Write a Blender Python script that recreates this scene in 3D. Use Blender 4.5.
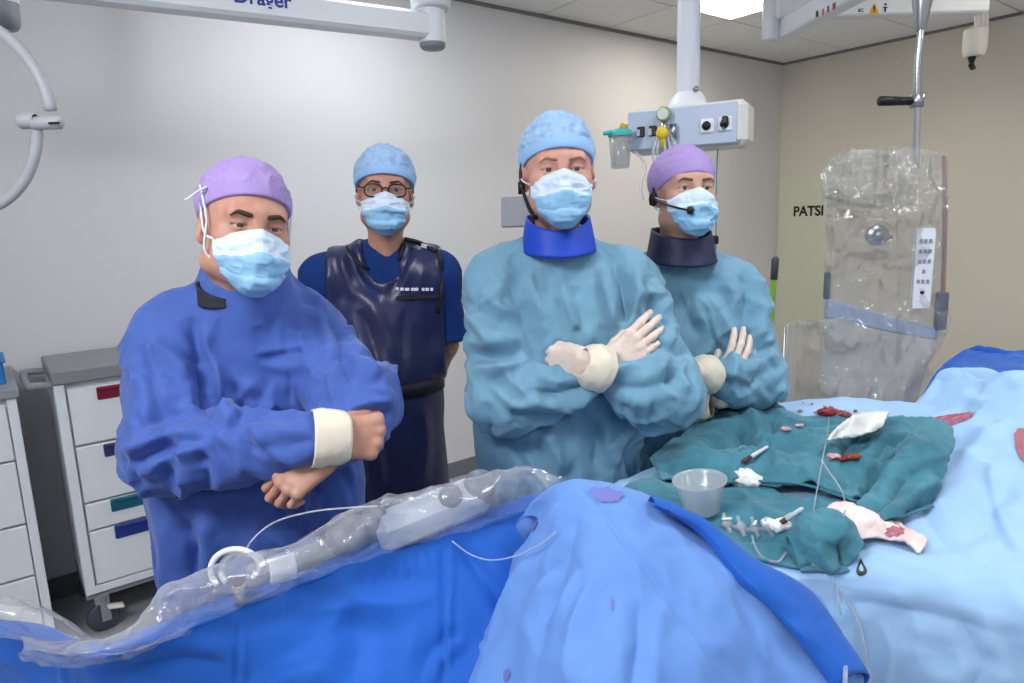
import bpy, math, random, zlib
import numpy as np
from mathutils import Vector, Matrix, Euler

for _o in list(bpy.data.objects):
    bpy.data.objects.remove(_o)
S = bpy.context.scene
COL = S.collection
rng = np.random.default_rng(7)
random.seed(7)

# ------------------------------------------------------------------ camera
FPX = 680.0
PITCH = math.radians(10.25)
ROLL = math.radians(-2.0)
CAM_H = 1.62
cam_d = bpy.data.cameras.new('camera')
cam_d.sensor_width = 36.0
cam_d.lens = FPX * 36.0 / 1024.0
cam_d.clip_start = 0.05
cam = bpy.data.objects.new('camera', cam_d)
COL.objects.link(cam)
cam.matrix_world = (Matrix.Translation((0, 0, CAM_H)) @ Matrix.Rotation(math.pi / 2 - PITCH, 4, 'X')
                    @ Matrix.Rotation(ROLL, 4, 'Z'))
S.camera = cam

# ------------------------------------------------------------------ world, exposure
W = bpy.data.worlds.new('world')
S.world = W
W.use_nodes = True
W.node_tree.nodes['Background'].inputs[0].default_value = (0.75, 0.85, 1.0, 1)
W.node_tree.nodes['Background'].inputs[1].default_value = 0.02
S.view_settings.view_transform = 'Standard'
S.view_settings.look = 'None'
S.view_settings.gamma = 1.0
S.view_settings.use_curve_mapping = False
S.view_settings.exposure = 0.0
S.cycles.transparent_max_bounces = 32
PANEL_EMIT = 20.5          # luminance of the ceiling light panels

# room frame: a runs from the right wall along the back wall, b from the back wall into the room
CX, CY = 2.50, 6.39
E1 = np.array([0.791, 0.612])
E2 = np.array([0.612, -0.791])
CEIL = 2.9


def RM(a, b, z=0.0):
    q = np.array([CX, CY]) - a * E1 + b * E2
    return Vector((q[0], q[1], z))


ROOM_ROT = math.atan2(E1[1], E1[0])   # local +x towards the right wall, local +y towards the back wall

# added key light without a fixture, slanting in from the upper left
kl = bpy.data.lights.new('key_light', 'AREA')
kl.shape = 'DISK'
kl.size = 0.6
kl.energy = 34.0
kl.color = (0.97, 0.98, 1.0)
klo = bpy.data.objects.new('key_light', kl)
COL.objects.link(klo)
klo.location = (-1.3, -0.1, 2.7)
klo.rotation_euler = (Vector((0.2, 1.5, 1.2)) - Vector(klo.location)).to_track_quat('-Z', 'Y').to_euler()

# ------------------------------------------------------------------ pixel helpers (only used to find where things stand)
_R = np.array(cam.matrix_world.to_3x3())
_C = np.array([0, 0, CAM_H])


def ray(px, py):
    return _R @ np.array([(px - 512) / FPX, -(py - 341.5) / FPX, -1.0])


def at(px, py, Y):
    d = ray(px, py)
    return Vector(_C + d * (Y / d[1]))


def atz(px, py, z):
    d = ray(px, py)
    return Vector(_C + d * ((z - CAM_H) / d[2]))


def proj(P):
    q = (np.asarray(P, float) - _C) @ _R
    return 512 + FPX * q[:, 0] / -q[:, 2], 341.5 - FPX * q[:, 1] / -q[:, 2]


def on_back_wall(px, py, b=0.0):
    d = ray(px, py)
    n = np.array([E2[0], E2[1], 0])
    o = np.array([CX, CY, 0]) + n * b
    return Vector(_C + d * (np.dot(o - _C, n) / np.dot(d, n)))


def on_right_wall(px, py, a=0.0):
    d = ray(px, py)
    n = -np.array([E1[0], E1[1], 0])
    o = np.array([CX, CY, 0]) + n * a
    return Vector(_C + d * (np.dot(o - _C, n) / np.dot(d, n)))


# ------------------------------------------------------------------ materials
def lin(c):
    c = np.array(c, float) / 255.0
    c = np.where(c <= 0.04045, c / 12.92, ((c + 0.055) / 1.055) ** 2.4)
    return (float(c[0]), float(c[1]), float(c[2]), 1.0)


class NT:
    def __init__(s, name):
        s.m = bpy.data.materials.new(name)
        s.m.use_nodes = True
        s.t = s.m.node_tree
        s.t.nodes.clear()
        s.out = s.n('ShaderNodeOutputMaterial')

    def n(s, kind, **kw):
        q = s.t.nodes.new(kind)
        for k, v in kw.items():
            if hasattr(q, k):
                setattr(q, k, v)
            else:
                q.inputs[k].default_value = v
        return q

    def l(s, a, b):
        s.t.links.new(a, b)


def mat(name, rgb, rough=0.6, metal=0.0, spec=0.4, bump=None, var=None, sheen=0.0, sss=0.0, emit=None, coord='Object', alpha=None, trans=0.0):
    """bump: list of (scale, strength, distance, stretch) ; var: (scale, amount, rgb2)"""
    q = NT(name)
    b = q.n('ShaderNodeBsdfPrincipled')
    b.inputs['Base Color'].default_value = lin(rgb)
    b.inputs['Roughness'].default_value = rough
    b.inputs['Metallic'].default_value = metal
    b.inputs['Specular IOR Level'].default_value = spec
    if sheen:
        b.inputs['Sheen Weight'].default_value = sheen
        b.inputs['Sheen Roughness'].default_value = 0.5
    if sss:
        b.inputs['Subsurface Weight'].default_value = sss
        b.inputs['Subsurface Radius'].default_value = (0.6, 0.25, 0.12)
        b.inputs['Subsurface Scale'].default_value = 0.008
    if emit:
        b.inputs['Emission Color'].default_value = lin(emit[0])
        b.inputs['Emission Strength'].default_value = emit[1]
    if trans:
        b.inputs['Transmission Weight'].default_value = trans
    if alpha is not None:
        b.inputs['Alpha'].default_value = alpha
    tc = q.n('ShaderNodeTexCoord') if (bump or var) else None
    if var:
        nz = q.n('ShaderNodeTexNoise')
        nz.inputs['Scale'].default_value = var[0]
        nz.inputs['Detail'].default_value = 6
        q.l(tc.outputs[coord], nz.inputs['Vector'])
        rp = q.n('ShaderNodeMapRange')
        rp.inputs[1].default_value = 0.35
        rp.inputs[2].default_value = 0.7
        rp.inputs[3].default_value = 0
        rp.inputs[4].default_value = var[1]
        q.l(nz.outputs['Fac'], rp.inputs[0])
        mx = q.n('ShaderNodeMix', data_type='RGBA')
        mx.inputs[6].default_value = lin(rgb)
        mx.inputs[7].default_value = lin(var[2])
        q.l(rp.outputs[0], mx.inputs[0])
        q.l(mx.outputs[2], b.inputs['Base Color'])
    prev = None
    for bp in (bump or []):
        nz = q.n('ShaderNodeTexNoise')
        nz.inputs['Scale'].default_value = bp[0]
        nz.inputs['Detail'].default_value = 4
        if len(bp) > 4:
            nz.noise_type = 'RIDGED_MULTIFRACTAL'
            nz.inputs['Detail'].default_value = 2
            nz.inputs['Distortion'].default_value = 0.6
        if len(bp) > 3:
            mp = q.n('ShaderNodeMapping')
            mp.inputs['Scale'].default_value = bp[3]
            q.l(tc.outputs[coord], mp.inputs['Vector'])
            q.l(mp.outputs[0], nz.inputs['Vector'])
        else:
            q.l(tc.outputs[coord], nz.inputs['Vector'])
        bn = q.n('ShaderNodeBump')
        bn.inputs['Strength'].default_value = bp[1]
        bn.inputs['Distance'].default_value = bp[2]
        q.l(nz.outputs['Fac'], bn.inputs['Height'])
        if prev:
            q.l(prev.outputs[0], bn.inputs['Normal'])
        prev = bn
    if prev:
        q.l(prev.outputs[0], b.inputs['Normal'])
    q.l(b.outputs[0], q.out.inputs[0])
    return q.m


def plastic(name, tint=(235, 240, 245), haze=0.10, rough=0.12, bump=None, fac=0.0):
    """thin clear film: see-through, Fresnel gloss, a little milky"""
    q = NT(name)
    tr = q.n('ShaderNodeBsdfTransparent')
    tr.inputs[0].default_value = tuple(c ** .5 for c in lin(tint)[:3]) + (1,)
    df = q.n('ShaderNodeBsdfTranslucent')
    df.inputs[0].default_value = lin((248, 249, 252))
    d2 = q.n('ShaderNodeBsdfDiffuse')
    d2.inputs[0].default_value = lin((248, 249, 252))
    ad = q.n('ShaderNodeMixShader')
    ad.inputs[0].default_value = 0.35
    q.l(d2.outputs[0], ad.inputs[1])
    q.l(df.outputs[0], ad.inputs[2])
    m1 = q.n('ShaderNodeMixShader')
    q.l(tr.outputs[0], m1.inputs[1])
    q.l(ad.outputs[0], m1.inputs[2])
    gl = q.n('ShaderNodeBsdfGlossy')
    gl.inputs['Roughness'].default_value = rough
    m2 = q.n('ShaderNodeMixShader')
    q.l(m1.outputs[0], m2.inputs[1])
    q.l(gl.outputs[0], m2.inputs[2])
    fr = q.n('ShaderNodeFresnel')
    fr.inputs['IOR'].default_value = 1.5
    ma = q.n('ShaderNodeMath', operation='MINIMUM')
    ma.inputs[1].default_value = 0.35 + fac
    q.l(fr.outputs[0], ma.inputs[0])
    q.l(ma.outputs[0], m2.inputs[0])
    # milkier where the film is seen edge-on (longer way through it)
    lw = q.n('ShaderNodeLayerWeight')
    lw.inputs['Blend'].default_value = 0.25
    mh = q.n('ShaderNodeMath', operation='MULTIPLY_ADD', use_clamp=True)
    mh.inputs[1].default_value = 0.22
    mh.inputs[2].default_value = haze
    q.l(lw.outputs['Facing'], mh.inputs[0])
    q.l(mh.outputs[0], m1.inputs[0])
    if bump:
        tc = q.n('ShaderNodeTexCoord')
        prev = None
        for bp in bump:
            nz = q.n('ShaderNodeTexNoise')
            nz.inputs['Scale'].default_value = bp[0]
            nz.noise_type = 'RIDGED_MULTIFRACTAL'
            nz.inputs['Detail'].default_value = 2
            nz.inputs['Distortion'].default_value = 0.9
            q.l(tc.outputs['Object'], nz.inputs['Vector'])
            bn = q.n('ShaderNodeBump')
            bn.inputs['Strength'].default_value = bp[1]
            bn.inputs['Distance'].default_value = bp[2]
            q.l(nz.outputs['Fac'], bn.inputs['Height'])
            if prev:
                q.l(prev.outputs[0], bn.inputs['Normal'])
            prev = bn
        q.l(prev.outputs[0], gl.inputs['Normal'])
        q.l(prev.outputs[0], fr.inputs['Normal'])
        q.l(prev.outputs[0], d2.inputs['Normal'])
    q.l(m2.outputs[0], q.out.inputs[0])
    return q.m


# ------------------------------------------------------------------ objects and meshes
def tag(o, label=None, cat=None, group=None, kind=None):
    if label:
        o['label'] = label
    if cat:
        o['category'] = cat
    if group:
        o['group'] = group
    if kind:
        o['kind'] = kind
    return o


def thing(name, label, cat, loc=(0, 0, 0), rotz=0.0, group=None):
    o = bpy.data.objects.new(name, None)
    o.empty_display_size = 0.05
    COL.objects.link(o)
    o.location = loc
    o.rotation_euler = (0, 0, rotz)
    bpy.context.view_layer.update()
    return tag(o, label, cat, group)


def put(o, parent):
    """parent without moving the child in the world"""
    if parent is not None:
        mw = o.matrix_world.copy()
        o.parent = parent
        pm = parent_matrix(parent)
        o.matrix_parent_inverse = pm.inverted()
    return o


def parent_matrix(p):
    m = Matrix.LocRotScale(p.location, p.rotation_euler, p.scale)
    if p.parent is not None:
        return parent_matrix(p.parent) @ p.matrix_parent_inverse @ m
    return m


def mesh_from(name, V, F, m=None, smooth=True, F3=None):
    V = np.ascontiguousarray(V, dtype=np.float32)
    me = bpy.data.meshes.new(name)
    F = [np.asarray(f, np.int32) for f in (F if isinstance(F, (list, tuple)) and len(F) and isinstance(F[0], np.ndarray) and F[0].ndim == 2 else [np.asarray(F, np.int32)])]
    F = [f for f in F if f.size]
    nl = sum(f.size for f in F)
    npoly = sum(len(f) for f in F)
    me.vertices.add(len(V))
    me.vertices.foreach_set('co', V.ravel())
    me.loops.add(nl)
    me.loops.foreach_set('vertex_index', np.concatenate([f.ravel() for f in F]))
    me.polygons.add(npoly)
    tot = np.concatenate([np.full(len(f), f.shape[1], np.int32) for f in F])
    st = np.concatenate([[0], np.cumsum(tot)[:-1]]).astype(np.int32)
    me.polygons.foreach_set('loop_start', st)
    me.update(calc_edges=True)
    me.validate()
    me.polygons.foreach_set('use_smooth', np.full(len(me.polygons), bool(smooth)))
    if m is not None:
        for q in (m if isinstance(m, (list, tuple)) else [m]):
            me.materials.append(q)
    return me


def obj(name, V, F, m, parent=None, smooth=True, label=None):
    o = bpy.data.objects.new(name, mesh_from(name, V, F, m, smooth))
    COL.objects.link(o)
    put(o, parent)
    if label:
        o['label'] = label
    return o


class MB:
    """collects shapes and links them as one mesh object"""

    def __init__(s):
        s.V, s.Q, s.T, s.n = [], [], [], 0

    def add(s, V, Q=None, T=None):
        V = np.asarray(V, float)
        s.V.append(V)
        if Q is not None and len(Q):
            s.Q.append(np.asarray(Q, np.int32) + s.n)
        if T is not None and len(T):
            s.T.append(np.asarray(T, np.int32) + s.n)
        s.n += len(V)
        return s

    def box(s, c, size, M=None, bev=0.0):
        hx, hy, hz = [q / 2 for q in size]
        if bev <= 0:
            V = np.array([[x, y, z] for x in (-hx, hx) for y in (-hy, hy) for z in (-hz, hz)], float)
            Q = [[0, 1, 3, 2], [4, 6, 7, 5], [0, 4, 5, 1], [2, 3, 7, 6], [0, 2, 6, 4], [1, 5, 7, 3]]
            V, Q, T = V, Q, None
        else:
            b = min(bev, hx * .99, hy * .99, hz * .99)
            V, idx = [], {}
            for i, x in enumerate((-1, 1)):
                for j, y in enumerate((-1, 1)):
                    for k, z in enumerate((-1, 1)):
                        for ax in range(3):
                            p = [x * (hx - b), y * (hy - b), z * (hz - b)]
                            p[ax] = (x, y, z)[ax] * (hx, hy, hz)[ax]
                            idx[(i, j, k, ax)] = len(V)
                            V.append(p)
            Q, T = [], []
            for ax in range(3):
                o1, o2 = [(1, 2), (2, 0), (0, 1)][ax]
                for sd in (0, 1):
                    ring = []
                    for (u, v) in ((0, 0), (1, 0), (1, 1), (0, 1)):
                        key = [0, 0, 0]
                        key[ax], key[o1], key[o2] = sd, u, v
                        ring.append(idx[(*key, ax)])
                    Q.append(ring if sd else ring[::-1])
            for ax in range(3):
                o1, o2 = [(1, 2), (2, 0), (0, 1)][ax]
                for u in (0, 1):
                    for v in (0, 1):
                        k0, k1 = [0, 0, 0], [0, 0, 0]
                        k0[ax], k1[ax] = 0, 1
                        k0[o1] = k1[o1] = u
                        k0[o2] = k1[o2] = v
                        r = [idx[(*k0, o1)], idx[(*k1, o1)], idx[(*k1, o2)], idx[(*k0, o2)]]
                        Q.append(r if (u == v) else r[::-1])
            for i in (0, 1):
                for j in (0, 1):
                    for k in (0, 1):
                        r = [idx[(i, j, k, 0)], idx[(i, j, k, 1)], idx[(i, j, k, 2)]]
                        T.append(r if (i + j + k) % 2 else r[::-1])
            V = np.array(V, float)
        V = np.asarray(V) 
        if M is not None:
            V = V @ np.array(M.to_3x3()).T
        return s.add(V + np.array(c, float), Q, T)

    def tube(s, pts, r, seg=10, cap=True):
        V, Q, T = tube_arrays(pts, r, seg, cap)
        return s.add(V, Q, T)

    def lathe(s, prof, c=(0, 0, 0), M=None, seg=32):
        """prof: list of (radius, z)"""
        a = np.linspace(0, 2 * np.pi, seg, endpoint=False)
        pr = np.array(prof, float)
        V = np.stack([np.outer(pr[:, 0], np.cos(a)), np.outer(pr[:, 0], np.sin(a)), np.repeat(pr[:, 1][:, None], seg, 1)], -1).reshape(-1, 3)
        n = len(pr)
        i = np.arange(n - 1)[:, None] * seg
        j = np.arange(seg)[None, :]
        j2 = (j + 1) % seg
        Q = np.stack([i + j, i + j2, i + seg + j2, i + seg + j], -1).reshape(-1, 4)
        if M is not None:
            V = V @ np.array(M.to_3x3()).T
        return s.add(V + np.array(c, float), Q)

    def prism(s, poly, h, M=Matrix.Identity(4)):
        """poly: list of (x, y) ccw, extruded from z=0 to h, placed by M"""
        n = len(poly)
        V = [(x, y, 0) for x, y in poly] + [(x, y, h) for x, y in poly]
        V = (np.array(V) @ np.array(M.to_3x3()).T) + np.array(M.translation)
        Q = [[i, (i + 1) % n, n + (i + 1) % n, n + i] for i in range(n)]
        T = [[0, i + 1, i] for i in range(1, n - 1)] + [[n, n + i, n + i + 1] for i in range(1, n - 1)]
        return s.add(V, Q, T)

    def arrays(s):
        V = np.concatenate(s.V)
        F = []
        if s.Q:
            F.append(np.concatenate(s.Q))
        if s.T:
            F.append(np.concatenate(s.T))
        return V, F

    def build(s, name, m, parent=None, smooth=False, label=None, auto=False):
        V, F = s.arrays()
        o = obj(name, V, F, m, parent, smooth or auto, label)
        if auto:
            try:
                o.data.set_sharp_from_angle(angle=math.radians(35))
            except Exception:
                pass
        return o


def catmull(P, n):
    """smooth curve through the points, n samples"""
    P = np.array([list(p) for p in P], float)
    if len(P) == 2:
        t = np.linspace(0, 1, n)[:, None]
        return P[0] * (1 - t) + P[1] * t
    Q = np.vstack([2 * P[0] - P[1], P, 2 * P[-1] - P[-2]])
    u = np.linspace(0, len(P) - 1 - 1e-9, n)
    i = u.astype(int)
    t = (u - i)[:, None]
    p0, p1, p2, p3 = Q[i], Q[i + 1], Q[i + 2], Q[i + 3]
    return 0.5 * (2 * p1 + (p2 - p0) * t + (2 * p0 - 5 * p1 + 4 * p2 - p3) * t ** 2 + (3 * p1 - p0 - 3 * p2 + p3) * t ** 3)


def tube_arrays(pts, r, seg=10, cap=True):
    P = np.array([list(p) for p in pts], float)
    n = len(P)
    r = np.broadcast_to(np.asarray(r, float), (n,))
    T = np.gradient(P, axis=0)
    T /= np.linalg.norm(T, axis=1)[:, None] + 1e-12
    up = np.array([0, 0, 1.0]) if abs(T[0][2]) < 0.9 else np.array([1.0, 0, 0])
    N = np.zeros_like(P)
    v = up - T[0] * np.dot(up, T[0])
    N[0] = v / np.linalg.norm(v)
    for i in range(1, n):
        v = N[i - 1] - T[i] * np.dot(N[i - 1], T[i])
        N[i] = v / (np.linalg.norm(v) + 1e-12)
    B = np.cross(T, N)
    a = np.linspace(0, 2 * np.pi, seg, endpoint=False)
    V = (P[:, None, :] + r[:, None, None] * (np.cos(a)[None, :, None] * N[:, None, :] + np.sin(a)[None, :, None] * B[:, None, :])).reshape(-1, 3)
    i = np.arange(n - 1)[:, None] * seg
    j = np.arange(seg)[None, :]
    j2 = (j + 1) % seg
    Q = np.stack([i + j, i + j2, i + seg + j2, i + seg + j], -1).reshape(-1, 4)
    Tt = []
    if cap:
        V = np.vstack([V, P[0], P[-1]])
        k = n * seg
        Tt = [[k, (q + 1) % seg, q] for q in range(seg)] + [[k + 1, (n - 1) * seg + q, (n - 1) * seg + (q + 1) % seg] for q in range(seg)]
    return V, Q, Tt


def frame_to(direction, up=(0, 0, 1)):
    """matrix whose z axis is direction"""
    z = Vector(direction).normalized()
    x = Vector(up).cross(z)
    if x.length < 1e-4:
        x = Vector((1, 0, 0)).cross(z)
    x.normalize()
    y = z.cross(x)
    return Matrix((x, y, z)).transposed().to_4x4()


def solidify(o, t, offset=-1.0):
    md = o.modifiers.new('thickness', 'SOLIDIFY')
    md.thickness = t
    md.offset = offset
    return o


# ------------------------------------------------------------------ noise (numpy)
def vnoise(P, seed=0):
    P = np.asarray(P, np.float64)
    I = np.floor(P).astype(np.int64)
    f = P - I
    u = f * f * f * (f * (f * 6 - 15) + 10)
    out = np.zeros(len(P))
    for dx in (0, 1):
        for dy in (0, 1):
            for dz in (0, 1):
                h = ((I[:, 0] + dx) * 374761393 + (I[:, 1] + dy) * 668265263 + (I[:, 2] + dz) * 2147483647 + seed * 974711) & 0xFFFFFFFF
                h = ((h ^ (h >> 13)) * 1274126177) & 0xFFFFFFFF
                h = ((h ^ (h >> 16)) * 2246822519) & 0xFFFFFFFF
                h = (h ^ (h >> 15)) & 0xFFFFFF
                w = (u[:, 0] if dx else 1 - u[:, 0]) * (u[:, 1] if dy else 1 - u[:, 1]) * (u[:, 2] if dz else 1 - u[:, 2])
                out += w * (h / 0xFFFFFF)
    return out


def fbm(P, oct=4, seed=0):
    s, a, t = 0, 1.0, 0
    for o in range(oct):
        s = s + a * vnoise(np.asarray(P) * 2 ** o, seed + o * 17)
        t += a
        a *= 0.5
    return s / t


def ridged(P, oct=3, seed=0, sharp=1.5):
    s, a, t = 0, 1.0, 0
    for o in range(oct):
        n = vnoise(np.asarray(P) * 1.9 ** o, seed + o * 31)
        s = s + a * (1 - np.abs(2 * n - 1)) ** sharp
        t += a
        a *= 0.5
    return s / t


def facet(P, seed=0, sc=7.0):
    """crumpled sheet: overlapping folded planes with crisp edges"""
    rg = np.random.default_rng(seed)
    P = np.asarray(P, float)
    w = np.stack([vnoise(P * 5 + k * 3.7, seed + k) for k in range(3)], 1) * .10
    s, t = 0, 0
    for i in range(6):
        d = rg.normal(size=3)
        d /= np.linalg.norm(d)
        f = sc * rg.uniform(.7, 1.7)
        a = 1 / f
        m = vnoise(P * 4 + i * 11.3, seed + 40 + i)
        x = ((P + w) @ d) * f + rg.random()
        s = s + a * m * np.abs(2 * (x - np.floor(x)) - 1)
        t += a * .5
    return s / t


def normals_of(V, F):
    V = np.asarray(V, float)
    N = np.zeros_like(V)
    for f in (F if isinstance(F, list) else [F]):
        if not len(f):
            continue
        a, b, c = V[f[:, 0]], V[f[:, 1]], V[f[:, 2]]
        n = np.cross(b - a, c - a)
        if f.shape[1] == 4:
            d = V[f[:, 3]]
            n = np.cross(c - a, d - b)
        for k in range(f.shape[1]):
            np.add.at(N, f[:, k], n)
    return N / (np.linalg.norm(N, axis=1)[:, None] + 1e-12)


def smooth_mesh(V, F, it=2, lam=0.5):
    V = np.asarray(V, float).copy()
    Fs = F if isinstance(F, list) else [F]
    e = np.concatenate([np.stack([f[:, k], f[:, (k + 1) % f.shape[1]]], 1) for f in Fs for k in range(f.shape[1])])
    e = np.concatenate([e, e[:, ::-1]])
    cnt = np.bincount(e[:, 0], minlength=len(V))[:, None].clip(1)
    for _ in range(it):
        A = np.stack([np.bincount(e[:, 0], V[e[:, 1], k], minlength=len(V)) for k in range(3)], 1) / cnt
        V += lam * (A - V)
    return V


# ------------------------------------------------------------------ solid fields -> one continuous surface
class Field:
    def __init__(s, lo, hi, h):
        s.lo, s.h = np.array(lo, float), h
        s.n = np.ceil((np.array(hi, float) - s.lo) / h).astype(int) + 1
        s.D = np.full(s.n, 9.0, np.float32)
        s.ax = [(s.lo[k] + h * np.arange(s.n[k])).astype(np.float32) for k in range(3)]

    def _sub(s, lo, hi):
        i0 = np.clip(np.floor((np.array(lo) - s.lo) / s.h).astype(int), 0, s.n)
        i1 = np.clip(np.ceil((np.array(hi) - s.lo) / s.h).astype(int) + 1, 0, s.n)
        sl = tuple(slice(a, b) for a, b in zip(i0, i1))
        return sl, s.ax[0][sl[0]][:, None, None], s.ax[1][sl[1]][None, :, None], s.ax[2][sl[2]][None, None, :]

    def _mix(s, sl, d, k, mode):
        a = s.D[sl]
        if a.size == 0:
            return
        if mode == 'add':
            if np.isscalar(k) and k <= 0:
                s.D[sl] = np.minimum(a, d)
            else:
                h = np.clip(0.5 + 0.5 * (a - d) / k, 0, 1)
                s.D[sl] = a * (1 - h) + d * h - k * h * (1 - h)
        else:
            d = -d
            h = np.clip(0.5 - 0.5 * (a - d) / max(k, 1e-5), 0, 1)
            s.D[sl] = a * (1 - h) + d * h + max(k, 1e-5) * h * (1 - h)

    def ell(s, c, r, k=0.02, mode='add', M=None):
        c, r = np.array(c, float), np.array(r, float)
        R = max(r) + k + 4 * s.h + 0.012
        sl, X, Y, Z = s._sub(c - R, c + R)
        x, y, z = X - c[0], Y - c[1], Z - c[2]
        if M is not None:
            A = np.array(M.to_3x3()).T
            x, y, z = (A[0, 0] * x + A[0, 1] * y + A[0, 2] * z, A[1, 0] * x + A[1, 1] * y + A[1, 2] * z, A[2, 0] * x + A[2, 1] * y + A[2, 2] * z)
        k0 = np.sqrt((x / r[0]) ** 2 + (y / r[1]) ** 2 + (z / r[2]) ** 2)
        k1 = np.sqrt((x / r[0] ** 2) ** 2 + (y / r[1] ** 2) ** 2 + (z / r[2] ** 2) ** 2)
        s._mix(sl, (k0 * (k0 - 1) / (k1 + 1e-9)).astype(np.float32), k, mode)

    def cap(s, a, b, ra, rb, k=0.02, mode='add', flat=None):
        """tapered capsule; flat=(axis vector, factor) squeezes the section along that axis"""
        a, b = np.array(a, float), np.array(b, float)
        R = max(ra, rb) * (1.0 if flat is None else max(1.0, flat[1])) + k + 4 * s.h + 0.012
        sl, X, Y, Z = s._sub(np.minimum(a, b) - R, np.maximum(a, b) + R)
        ab = b - a
        L2 = ab @ ab + 1e-12
        px, py, pz = X - a[0], Y - a[1], Z - a[2]
        t = np.clip((px * ab[0] + py * ab[1] + pz * ab[2]) / L2, 0, 1)
        qx, qy, qz = px - t * ab[0], py - t * ab[1], pz - t * ab[2]
        if flat is not None:
            f = np.array(flat[0], float)
            f /= np.linalg.norm(f)
            q = qx * f[0] + qy * f[1] + qz * f[2]
            w = (1 / flat[1] - 1) * q
            qx, qy, qz = qx + w * f[0], qy + w * f[1], qz + w * f[2]
        d = np.sqrt(qx * qx + qy * qy + qz * qz) - (ra + (rb - ra) * t)
        s._mix(sl, d.astype(np.float32), k, mode)

    def chain(s, pts, rs, k=0.02, flat=None):
        for i in range(len(pts) - 1):
            s.cap(pts[i], pts[i + 1], rs[i], rs[i + 1], k, flat=flat)

    def mesh(s, smooth=1):
        D = s.D
        I = D < 0
        n = s.n
        c = lambda A, i, j, k: A[i:n[0] - 1 + i, j:n[1] - 1 + j, k:n[2] - 1 + k]
        cnt = sum(c(I, i, j, k).astype(np.int8) for i in (0, 1) for j in (0, 1) for k in (0, 1))
        act = (cnt > 0) & (cnt < 8)
        idx = np.full(act.shape, -1, np.int64)
        ci, cj, ck = np.nonzero(act)
        idx[act] = np.arange(len(ci))
        P = np.zeros((len(ci), 3))
        w = np.zeros(len(ci))
        cor = [(i, j, k) for i in (0, 1) for j in (0, 1) for k in (0, 1)]
        val = {q: D[ci + q[0], cj + q[1], ck + q[2]] for q in cor}
        for q in cor:
            for ax in range(3):
                if q[ax] == 0:
                    q2 = list(q)
                    q2[ax] = 1
                    q2 = tuple(q2)
                    a, b = val[q], val[q2]
                    x = (a < 0) != (b < 0)
                    t = np.where(x, a / (a - b + 1e-20), 0)
                    pt = np.stack([q[m] + (t if m == ax else 0) for m in range(3)], 1) if False else np.stack([np.full(len(t), q[m], float) + (t if m == ax else 0) for m in range(3)], 1)
                    P[x] += pt[x]
                    w[x] += 1
        P = P / w[:, None] + np.stack([ci, cj, ck], 1)
        V = s.lo + P * s.h
        Q = []
        for ax in range(3):
            o1, o2 = (ax + 1) % 3, (ax + 2) % 3
            sa = [slice(None)] * 3
            sb = [slice(None)] * 3
            sa[ax], sb[ax] = slice(0, -1), slice(1, None)
            for o in (o1, o2):
                sa[o] = sb[o] = slice(1, -1)
            A, B = I[tuple(sa)], I[tuple(sb)]
            for flip in (0, 1):
                e = np.argwhere((A & ~B) if not flip else (~A & B))
                if not len(e):
                    continue
                g = e.copy()
                g[:, o1] += 1
                g[:, o2] += 1
                def cell(d1, d2):
                    h = g.copy()
                    h[:, o1] += d1
                    h[:, o2] += d2
                    return idx[h[:, 0], h[:, 1], h[:, 2]]
                q = np.stack([cell(-1, -1), cell(0, -1), cell(0, 0), cell(-1, 0)], 1)
                Q.append(q[:, ::-1] if flip else q)
        F = np.concatenate(Q).astype(np.int32)
        F = F[(F >= 0).all(1)]
        if smooth:
            V = smooth_mesh(V, F, smooth)
        return V, F


def seg_dist(px, py, pts):
    """distance, signed side and 0..1 parameter along a pixel polyline"""
    pts = np.array(pts, float)
    L = np.concatenate([[0], np.cumsum(np.linalg.norm(np.diff(pts, axis=0), axis=1))])
    best = np.full(len(px), 1e9)
    sd = np.zeros(len(px))
    tt = np.zeros(len(px))
    for i in range(len(pts) - 1):
        a, d = pts[i], pts[i + 1] - pts[i]
        l2 = d @ d + 1e-9
        t = np.clip(((px - a[0]) * d[0] + (py - a[1]) * d[1]) / l2, 0, 1)
        qx, qy = px - a[0] - t * d[0], py - a[1] - t * d[1]
        r = np.hypot(qx, qy)
        s = np.sign(d[0] * qy - d[1] * qx)
        m = r < best
        best = np.where(m, r, best)
        sd = np.where(m, s * r, sd)
        tt = np.where(m, (L[i] + t * (L[i + 1] - L[i])) / (L[-1] + 1e-9), tt)
    return best, sd, tt


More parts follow.
